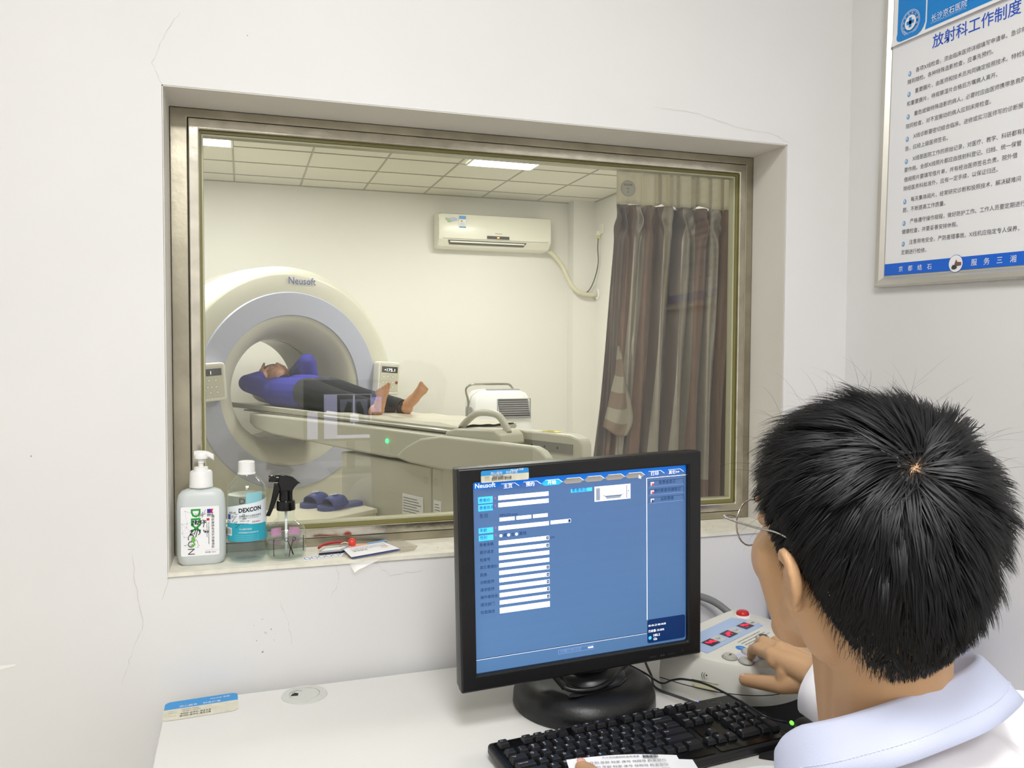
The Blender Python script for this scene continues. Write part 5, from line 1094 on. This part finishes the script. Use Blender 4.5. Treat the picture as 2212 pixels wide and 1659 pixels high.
# ================================================================== OPERATOR
op = thing('person', 'black-haired person in white coat with pale blue collar, seen from behind', 'person')
hy, hpch = R(3), R(-3)
HM = Matrix.Translation((.540, -.905, 1.188)) @ Matrix.Rotation(hy, 4, 'Z') @ Matrix.Rotation(hpch, 4, 'X') @ Matrix.Rotation(R(-2), 4, 'Y')
def hw(p): return tuple(HM @ V(p))
H3 = HM.to_3x3()
b = MB(); K = SKIN
def he(c, r, rot=None): b.ell(hw(c), r, K, Rm=H3 @ rot if rot is not None else H3, n=32, k=20)
def hc(a, c, ra, rb): b.cap(hw(a), hw(c), ra, rb, K)
he((0, -.012, .015), (.079, .098, .092)); he((0, .022, .0), (.071, .076, .086)); he((0, .045, -.055), (.056, .052, .064))
for s_ in (-1, 1):
    he((s_*.038, .055, -.032), (.034, .036, .036)); hc((s_*.056, .008, -.062), (s_*.022, .078, -.106), .021, .018)
    he((s_*.031, .088, .002), (.014, .011, .010)); hc((s_*.012, .094, .022), (s_*.045, .084, .022), .006, .006)
    hc((0, .102, -.076), (s_*.02, .094, -.076), .007, .004)
    # ear: plate flaring back, rim and lobe
    rt = Matrix.Rotation(s_*R(22), 3, 'Z') @ Matrix.Rotation(s_*R(8), 3, 'Y'); ec = V((s_*.0875, -.012, -.030))
    he(tuple(ec), (.0055, .0145, .021), rt)
    rim = [V((0, .0135*math.sin(a)-.001, .0225*math.cos(a))) for a in [R(-50+20*k) for k in range(12)]]
    for p, q in zip(rim, rim[1:]):
        p2, q2 = rt @ V((s_*.004, -p.y, p.z)), rt @ V((s_*.004, -q.y, q.z)); hc(ec+p2, ec+q2, .0042, .0042)
    he((s_*.082, -.004, -.054), (.007, .009, .011)); hc((s_*.072, .002, -.032), (s_*.080, -.004, -.034), .013, .010)
he((0, .082, -.107), (.022, .018, .017)); hc((0, .05, -.092), (0, -.005, -.095), .032, .042);
for s_ in (-1, 1): hc((s_*.050, .042, -.028), (s_*.032, .050, -.092), .031, .026); hc((s_*.05, .005, -.05), (s_*.028, .006, -.092), .03, .031)
hc((0, .100, .008), (0, .117, -.036), .008, .012); he((0, .107, -.043), (.018, .012, .009))
NB_ = V((.584, -.893, .972)); hn0 = HM @ V((0, -.030, -.045))
b.cap(hn0, NB_, .053, .056, K); b.cap(HM @ V((.0, .012, -.072)), NB_+V((-.004, .018, 0)), .042, .044, K); b.cap(HM @ V((0, -.040, -.05)), NB_+V((.004, -.008, 0)), .045, .052, K)
S_L, S_R = V((.395, -.93, .868)), V((.768, -.872, .938)); B0 = V((.577, -.905, .958))
b.cap(S_L, B0, .035, .045, K); b.cap(B0, S_R, .045, .035, K); b.ell((.577, -.90, .80), (.13, .08, .16), K)
E_R, W_R = V((.905, -.70, .80)), V((.836, -.50, .862)); E_L, W_L = V((.31, -.80, .785)), V((.392, -.605, .812))
b.cap(S_R, E_R, .036, .032, K); b.cap(E_R, W_R, .034, .026, K); b.cap(S_L, E_L, .036, .032, K); b.cap(E_L, W_L, .034, .025, K)
# right hand
def pth(P, rs):
    for (p, q, r0, r1) in zip(P, P[1:], rs, rs[1:]): b.cap(p, q, r0, r1, K, n=16)
wr = V((.834, -.488, .857)); im, ip, it = V((.806, -.408, .862)), V((.808, -.366, .859)), V((.819, -.334, .834))
mm, mp, mt = V((.828, -.402, .867)), V((.827, -.357, .866)), V((.845, -.318, .836)); rm, rp, rt_ = V((.850, -.398, .864)), V((.856, -.353, .862)), V((.875, -.315, .834)); pm, pp_, pt = V((.870, -.396, .856)), V((.882, -.355, .852)), V((.900, -.322, .832))
b.cap(W_R, wr, .027, .027, K); b.ell(wr, (.029, .02, .021), K)
pth([wr+V((-.006, .008, 0)), im], [.023, .0125]); pth([wr, mm], [.022, .0125]); pth([wr+V((.006, .006, 0)), rm], [.021, .012]); pth([wr+V((.014, .006, -.002)), pm], [.019, .011])
b.cap(im+V((0, -.010, -.005)), pm+V((0, -.012, -.004)), .0135, .012, K); b.cap(wr.lerp(im, .5), wr.lerp(pm, .5), .0185, .016, K); b.cap(wr.lerp(im, .7), wr.lerp(pm, .7), .015, .0135, K)
for m0 in (im, mm, rm, pm): b.ell(m0+V((0, 0, .002)), (.0125, .013, .0125), K)
for m0, p0, t0 in ((im, ip, it), (mm, mp, mt), (rm, rp, rt_), (pm, pp_, pt)):
    k = .93 if m0 is pm else 1; mid = p0.lerp(t0, .55)+V((0, .004, .003)); pth([m0, p0, mid, t0], [.0112*k, .0098*k, .0088*k, .0078*k])
tc, tm, ti, tt = V((.828, -.468, .842)), V((.808, -.434, .824)), V((.796, -.396, .815)), V((.787, -.364, .808))
pth([wr+V((-.004, .0, -.004)), tc, tm, ti, tt], [.021, .019, .0145, .0122, .0108]); b.cap(tm, im+V((.004, -.03, -.014)), .012, .014, K)
# left hand holding the form
HL0 = len(b.v); wl = V((.402, -.580, .812)); b.cap(W_L, wl, .026, .026, K); b.ell(V((.400, -.55, .806)), (.034, .034, .014), K)
for k, (x, y, z) in enumerate(((.375, -.508, .803), (.392, -.488, .783), (.410, -.490, .777), (.427, -.497, .776))):
    m0 = V((.378+.015*k, -.532, .800)); mid = V((x-.006 if k == 0 else x-.004, y-.012, z+.006)); pth([V((.395+.005*k, -.56, .806)), m0, mid, V((x, y, z))], [.014, .0105, .0095, .0082])
pth([V((.415, -.56, .81)), V((.432, -.535, .812)), V((.437, -.513, .808)), V((.434, -.492, .804))], [.015, .0125, .0108, .0095])
SH_ = V((-.012, -.042, -.004)); b.v = b.v[:HL0]+[tuple(V(q)+SH_) for q in b.v[HL0:]]
blob(b, 'body', op, .0026, SKIN, 5)
# thumb nails
NAIL = mat('nail_pink', '#e0a59a', .3)
b = MB(); nd = (tt-ti).normalized(); b.ell(tt+V((-.0015, .001, .0072)), (.0062, .0085, .0028), NAIL, Rm=nd.to_track_quat('Y', 'Z').to_matrix(), n=18, k=10); b.build('thumb_nail', op, smooth='full')
b = MB(); b.ell(V((.435, -.489, .8115))+SH_, (.006, .0075, .0025), NAIL, n=16, k=8); b.build('thumb_nail', op, smooth='full')
# eyes (face turned away, still built)
b = MB()
for s_ in (-1, 1): b.ell(hw((s_*.031, .0965, .001)), (.0085, .004, .0045), PAPER, Rm=H3); b.ell(hw((s_*.031, .0995, .001)), (.004, .002, .004), INK, Rm=H3)
b.build('eyes', op, smooth='full')
b = MB()
for s_ in (-1, 1): b.tube([hw((s_*.014, .101, .021)), hw((s_*.03, .099, .026)), hw((s_*.047, .088, .022))], .0028, INK, 6)
b.build('eyebrows', op, smooth='full')

# coat ------------------------------------------------------------------
COAT = mat('coat_white', '#f1eef2', .8, bump=.35, bscale=38); COLL = mat('collar_pale_blue', '#cdd3ec', .8, bump=.12, bscale=700)
b = MB(); b.cap(S_L, B0+V((-.01, 0, -.02)), .062, .060, COAT); b.cap(B0+V((.01, 0, -.015)), S_R, .062, .060, COAT)
b.ell((.58, -.905, .78), (.185, .12, .22), COAT); b.ell((.585, -.95, .875), (.165, .085, .105), COAT); b.ell((.58, -.92, .60), (.18, .14, .18), COAT)
b.ell(S_R+V((0, -.01, -.01)), (.066, .066, .066), COAT); b.ell(S_L+V((0, -.01, -.01)), (.066, .066, .066), COAT)
b.ell((.584, -.928, .955), (.125, .092, .056), COAT)
cfR = V((.813, -.506, .855)); b.cap(S_R, E_R, .060, .052, COAT); b.cap(E_R, cfR+(E_R-cfR)*.25, .052, .045, COAT)
cfL = V((.385, -.63, .812)); b.cap(S_L, E_L, .060, .050, COAT); b.cap(E_L, cfL+(E_L-cfL)*.3, .050, .042, COAT)
co_ = blob(b, 'coat', op, .006, COAT, 6)
# soft folds in the cloth
cv = co_.data.vertices; nn = len(cv); A = np.empty(nn*3); cv.foreach_get('co', A); A = A.reshape(-1, 3); Nn = np.empty(nn*3); cv.foreach_get('normal', Nn); Nn = Nn.reshape(-1, 3)
fd = .0028*np.sin(A[:, 0]*38+A[:, 1]*20+3*np.sin(A[:, 2]*14))*np.clip((1.02-A[:, 2])*8, .2, 1)+.0022*np.sin(A[:, 0]*85-A[:, 2]*55+2*np.sin(A[:, 1]*25))
cv.foreach_set('co', (A+Nn*fd[:, None]).ravel()); co_.data.update()
b = MB()
def cuff(c, d, r0, r1, L_, m):
    d = V(d).normalized(); x = d.orthogonal().normalized(); y = d.cross(x); loops = []
    for t, r in ((0, r0-.006), (0, r0), (.25, r0+.0015), (.5, (r0+r1)/2), (1, r1)): loops.append([tuple(V(c)-d*L_*t+(x*math.cos(R(15*k))+y*math.sin(R(15*k)))*r*(1+.03*math.sin(k*1.3))) for k in range(24)])
    b.loft(loops, m, None, False, False)
cuff(cfR, cfR-E_R, .047, .050, .10, COAT); o = b.build('cuff', op, smooth='full'); m = o.modifiers.new('s', 'SOLIDIFY'); m.thickness = .0018
b = MB(); cuff(cfL, cfL-E_L, .038, .043, .09, COAT); o = b.build('cuff', op, smooth='full'); m = o.modifiers.new('s', 'SOLIDIFY'); m.thickness = .0018
# collar: stand plus turned-down leaf around the neck
CC = V((.576, -.886, 1.025)); lat = V((.97, .05, .20)).normalized(); fw_ = V((-.05, .86, -.42)); fw_ = (fw_-lat*fw_.dot(lat)).normalized(); upc = lat.cross(fw_)
b = MB(); loops = []; nth = 64
prof = [(-.004, -.034), (-.001, -.016), (.002, -.003), (.005, .001), (.0085, -.002), (.013, -.014), (.018, -.029), (.023, -.043)]
for k in range(nth+1):
    th = R(-152+304*k/nth); ex = max(0, abs(th)-R(75))/R(75); rl, rf = .099, .086
    front = ex**1.4
    L = []
    for i, (dr, dz) in enumerate(prof):
        r_s = 1+.10*front
        wob = .0012*math.sin(th*9+i)*(i/7)
        x = math.sin(th)*(rl*r_s+dr*(1+.25*front)+wob); y = -math.cos(th)*(rf+dr+wob)+.010*front
        L.append(tuple(CC+lat*x+fw_*y+upc*(dz-.055*front*(1 if th < 0 else .75))))
    loops.append(L)
vs = [p for l in loops for p in l]; n = len(prof)
b.add(vs, [(k*n+i, (k+1)*n+i, (k+1)*n+i+1, k*n+i+1) for k in range(nth) for i in range(n-1)], COLL)
o = b.build('collar', op, smooth='full'); m = o.modifiers.new('s', 'SOLIDIFY'); m.thickness = .0022; m.offset = 0
st_ = MB()
def cpt(th, fr, lift=.0018):
    k = (math.degrees(th)+152)/304*nth; i = int(min(max(k, 0), nth-1)); f = k-i
    i1 = int(fr*(n-1)); f1 = fr*(n-1)-i1; i1 = min(i1, n-2)
    g = lambda a, c: V(loops[a][c]); p = (g(i, i1)*(1-f1)+g(i, i1+1)*f1)*(1-f)+(g(i+1, i1)*(1-f1)+g(i+1, i1+1)*f1)*f
    nr = (g(i+1, i1)-g(i, i1)).cross(g(i, i1+1)-g(i, i1)).normalized(); d = (p-CC); nr = nr if nr.dot(d) > 0 else -nr
    return p+nr*lift
for k in range(150):
    th = R(-140+280*k/150); st_.tube([cpt(th, .86), cpt(th+R(1.1), .86)], .00035, mat('stitch', '#e4e8f6', .8), 4)
tag(st_.build('collar_stitching', o), kind='stuff')
b = MB(); b.cap((.575, -.93, .50), (.50, -.93, .50), .13, .12, INK); 
for s_ in (-1, 1): b.cap((.575+s_*.08, -.93, .49), (.56+s_*.11, -.50, .50), .085, .065, INK); b.cap((.56+s_*.11, -.50, .49), (.56+s_*.11, -.46, .12), .06, .045, INK)
blob(b, 'trousers', op, .012, mat('trousers_dark', '#23252b', .85), 5)
for s_ in (-1, 1): b = MB(); b.cap((.56+s_*.11, -.46, .045), (.56+s_*.12, -.30, .035), .043, .034, BLACK); b.build('shoe', op, smooth='full')
ch = thing('office_chair', 'black office chair under the seated person in the white coat', 'chair')
b = MB(); b.prism(rrect(.36, -1.15, .80, -.72, .06), .325, .366, mat('chair_black', '#1a1a1c', .7)); b.build('seat', ch, bevel=.015)
b = MB(); b.tube([(.58, -.94, .10), (.58, -.94, .325)], .025, DARKG, 14); b.build('column', ch, smooth='full')
for k in range(5): a = R(72*k+20); b = MB(); b.tube([(.58, -.94, .10), (.58+.27*math.cos(a), -.94+.27*math.sin(a), .065)], [.022, .014], DARKG, 8); l_ = b.build('leg', ch, smooth='full'); b = MB(); b.ell((.58+.27*math.cos(a), -.94+.27*math.sin(a), .027), (.027, .027, .027), BLACK, n=14, k=8); b.build('castor', l_, smooth='full')

# glasses ---------------------------------------------------------------
gl = thing('eyeglasses', 'thin silver metal eyeglasses worn by the person in the white coat', 'glasses')
GM = mat('glasses_metal', '#b9b6b4', .2, 1)
def lens(s_): return [hw((s_*.036+.026*math.cos(R(15*k)), .112-.010*abs(math.cos(R(15*k)))*(1 if math.cos(R(15*k))*s_ > 0 else -.2), -.006+.0235*math.sin(R(15*k)))) for k in range(25)]
b = MB()
for s_ in (-1, 1): b.tube(lens(s_), .0009, GM, 6)
b.tube([hw((-.011, .113, .002)), hw((0, .117, .005)), hw((.011, .113, .002))], .0009, GM, 6); b.build('rims', gl, smooth='full')
for s_ in (-1, 1):
    b = MB(); b.tube(smooth_path([hw((s_*.061, .104, .004)), hw((s_*.071, .106, .006)), hw((s_*.0775, .095, .005)), hw((s_*.083, .045, .004)), hw((s_*.0845, .008, .004)), hw((s_*.083, -.022, -.006)), hw((s_*.080, -.040, -.026)), hw((s_*.079, -.046, -.040))]), .0011, GM, 6); b.build('temple', gl, smooth='full')
    b = MB(); L = lens(s_)[:-1]; b.poly(L, clear('lens_%s' % ('l' if s_ < 0 else 'r'), '#f4f6fa', 1.5, .02)); b.build('lens', gl)

# hair -------------------------------------------------------------------
C0 = np.array((0, -.012, .015)); RAD = np.array((.0805, .0995, .0935))
Hs = mat('hair_black', '#0c0b0e', .46, spec=.36)
def zmin(az):   # az in degrees from the front, 0..180
    return np.interp(az, [0, 25, 45, 62, 75, 84, 95, 106, 118, 135, 155, 180], [.060, .056, .044, .032, -.008, -.022, .002, -.030, -.064, -.096, -.116, -.122])
def rv(q): return np.stack((np.full(len(q), RAD[0]), np.full(len(q), RAD[1]), np.where(q[:, 2] > 0, RAD[2], .150)), 1)
def surf(d, k=1.0):  # direction (unit) -> point on scalp ellipsoid
    t = 1/np.sqrt(((d/(rv(d)*k))**2).sum(1)); return C0+d*t[:, None]
def nrm_(p): q = (p-C0)/rv(p-C0)**2; return q/np.linalg.norm(q, axis=1)[:, None]
def azim(p): return np.degrees(np.abs(np.arctan2(p[:, 0], p[:, 1])))
wh = np.array((-.022, -.082, .062)); whd = (wh-C0)/np.linalg.norm(wh-C0); whp = surf(whd[None])[0]
def seeds(n):
    d = rng.normal(size=(n*3, 3)); d /= np.linalg.norm(d, axis=1)[:, None]; p = surf(d)
    k = p[:, 2] > zmin(azim(p))+rng.normal(0, .003, len(p)); p = p[k][:n]; return p
def grow(p0, L, lift, wild, nseg=8):
    n = len(p0); N = nrm_(p0); f = p0-whp; f -= N*(f*N).sum(1)[:, None]; dist = np.linalg.norm(f, axis=1); f /= (dist[:, None]+1e-6)
    sw = np.cross(N, f); f = f*.93+sw*.38*np.exp(-dist/.05)[:, None]+sw*.12
    f += np.array((0, .18, -.30))[None]; f -= N*(f*N).sum(1)[:, None]; f /= np.linalg.norm(f, axis=1)[:, None]
    d = f*(1-lift[:, None])+N*lift[:, None]+wild; d /= np.linalg.norm(d, axis=1)[:, None]
    pts = [p0]; p = p0.copy(); step = L/nseg
    for s_ in range(nseg):
        p = p+d*step[:, None]; Np = nrm_(p)
        r = np.sqrt((((p-C0)/rv(p-C0))**2).sum(1)); low = r < 1.01
        p[low] = C0+(p[low]-C0)*(1.012/r[low])[:, None]
        g = np.array((0, .05, -.55)); d = d+.34*step[:, None]/.007*(.5*f+.45*g-.42*Np)*.5; d /= np.linalg.norm(d, axis=1)[:, None]; pts.append(p.copy())
    return np.stack(pts, 1)
def length(p):
    z = p[:, 2]; zm = zmin(azim(p)); h = np.clip((z-zm)/.085, 0, 1); top = np.clip((z-.03)/.07, 0, 1); az = azim(p)
    back = np.clip((az-100)/60, 0, 1)
    return (.006+.036*h**(1+.6*back)+.026*top*(1-.25*back))
nc = 1500; cp0 = seeds(nc); cl_ = length(cp0)
cl_lift = .30+.12*rng.random(nc); cwild = rng.normal(0, .10, (nc, 3))
tuft = (cp0[:, 0] > .035) & (azim(cp0) > 70) & (cp0[:, 2] > .0); cl_ = np.where(tuft, cl_*1.25, cl_); cl_lift = np.where(tuft, cl_lift+.12, cl_lift)
cg = grow(cp0, cl_, cl_lift, cwild)
kd = KDTree(nc)
for i, q in enumerate(cp0): kd.insert(q, i)
kd.balance()
ns = 34000; sp0 = seeds(ns); own = np.array([kd.find(q)[1] for q in sp0])
dw = np.linalg.norm(sp0-whp, axis=1); keep = (dw > .010) | (rng.random(len(sp0)) < .6); sp0 = sp0[keep]; own = own[keep]; ns = len(sp0)
Ls = length(sp0)*(.62+.42*rng.random(ns))*(np.where(tuft[own], 1.25, 1)); sg = grow(sp0, Ls, cl_lift[own]+rng.normal(0, .05, ns), cwild[own]+rng.normal(0, .07, (ns, 3)))
tt_ = np.linspace(0, 1, sg.shape[1])[None, :, None]**1.3*.62
off = (sp0-cp0[own])[:, None, :]*(1-.55*np.linspace(0, 1, sg.shape[1])[None, :, None])
sg = sg*(1-tt_)+(cg[own]+off)*tt_
fly = seeds(280); fly = fly[fly[:, 2] > .03]; fg = grow(fly, .05+.04*rng.random(len(fly)), .75+.2*rng.random(len(fly)), rng.normal(0, .35, (len(fly), 3)))
def ribbons(G, wd):
    n, k, _ = G.shape; d = np.gradient(G, axis=1); N = (G-C0)/RAD**2; s_ = np.cross(d, N); s_ /= np.linalg.norm(s_, axis=2)[:, :, None]+1e-9
    ww = wd[:, None]*np.interp(np.linspace(0, 1, k), [0, .6, 1], [1, .85, .12])[None]
    a = G-s_*ww[:, :, None]/2; c = G+s_*ww[:, :, None]/2; V_ = np.stack((a, c), 2).reshape(-1, 3)
    base = (np.arange(n)[:, None]*k+np.arange(k-1)[None])*2; F = np.stack((base, base+1, base+3, base+2), 2).reshape(-1, 4); return V_, F
v1, f1 = ribbons(sg, .00075+.0004*rng.random(ns)); v2, f2 = ribbons(fg, np.full(len(fg), .00022))
# fine short hairs fading out below the hairline and over the crown
dd = rng.normal(size=(60000, 3)); dd /= np.linalg.norm(dd, axis=1)[:, None]; q3 = surf(dd, .985); a3 = azim(q3); gap = zmin(a3)-q3[:, 2]
sel = (gap > -.03) & (rng.random(len(q3)) < np.exp(-np.clip(gap, 0, 1)/.010)) & (gap < .035) & ((a3 > 98) | ((a3 > 66) & (a3 < 90) & (gap < .02)))
q3 = q3[sel][:9000]; cr = whp+rng.normal(0, .008, (260, 3)); cr = surf((cr-C0)/np.linalg.norm(cr-C0, axis=1)[:, None]); q3 = np.vstack((q3, cr))
sf = grow(q3, .005+.008*rng.random(len(q3)), .10+.1*rng.random(len(q3)), rng.normal(0, .12, (len(q3), 3))); v3, f3 = ribbons(sf, np.full(len(q3), .0003)); v2 = np.vstack((v2, v3)); f2 = np.vstack((f2, f3+len(v2)-len(v3)))
# dark under-layer close to the scalp so that skin does not shine through
cm = MB(); nu_, nv_ = 96, 60; cvs = []; ok = []
for j in range(nv_+1):
    for i in range(nu_):
        th = math.pi*j/nv_; ph = 2*math.pi*i/nu_; d = np.array((math.sin(th)*math.sin(ph), math.sin(th)*math.cos(ph), math.cos(th)))
        p = surf(d[None], 1.035)[0]; cvs.append(p); ok.append(p[2] > zmin(azim(p[None]))[0]+.014+.022*min(max((azim(p[None])[0]-100)/40, 0), 1) and np.linalg.norm(p-whp) > .010)
cvs = np.array(cvs); cf = [q for j in range(nv_) for i in range(nu_) for q in [(j*nu_+i, (j+1)*nu_+i, (j+1)*nu_+(i+1) % nu_, j*nu_+(i+1) % nu_)] if all(ok[x] for x in q)]
AV = np.vstack((v1, v2, cvs)); Rm_ = np.array(HM); AV = AV @ Rm_[:3, :3].T+Rm_[:3, 3]
F = np.vstack((f1, f2+len(v1), np.array(cf)+len(v1)+len(v2)))
me = bpy.data.meshes.new('hair'); me.vertices.add(len(AV)); me.vertices.foreach_set('co', AV.ravel()); me.loops.add(F.size); me.loops.foreach_set('vertex_index', F.ravel().astype(np.int32))
me.polygons.add(len(F)); me.polygons.foreach_set('loop_start', np.arange(0, F.size, 4, dtype=np.int32)); me.polygons.foreach_set('loop_total', np.full(len(F), 4, dtype=np.int32)); me.update(calc_edges=True); me.validate()
me.materials.append(Hs); me.polygons.foreach_set('use_smooth', [True]*len(me.polygons)); ho = bpy.data.objects.new('hair', me); COL.objects.link(ho); ho.parent = op
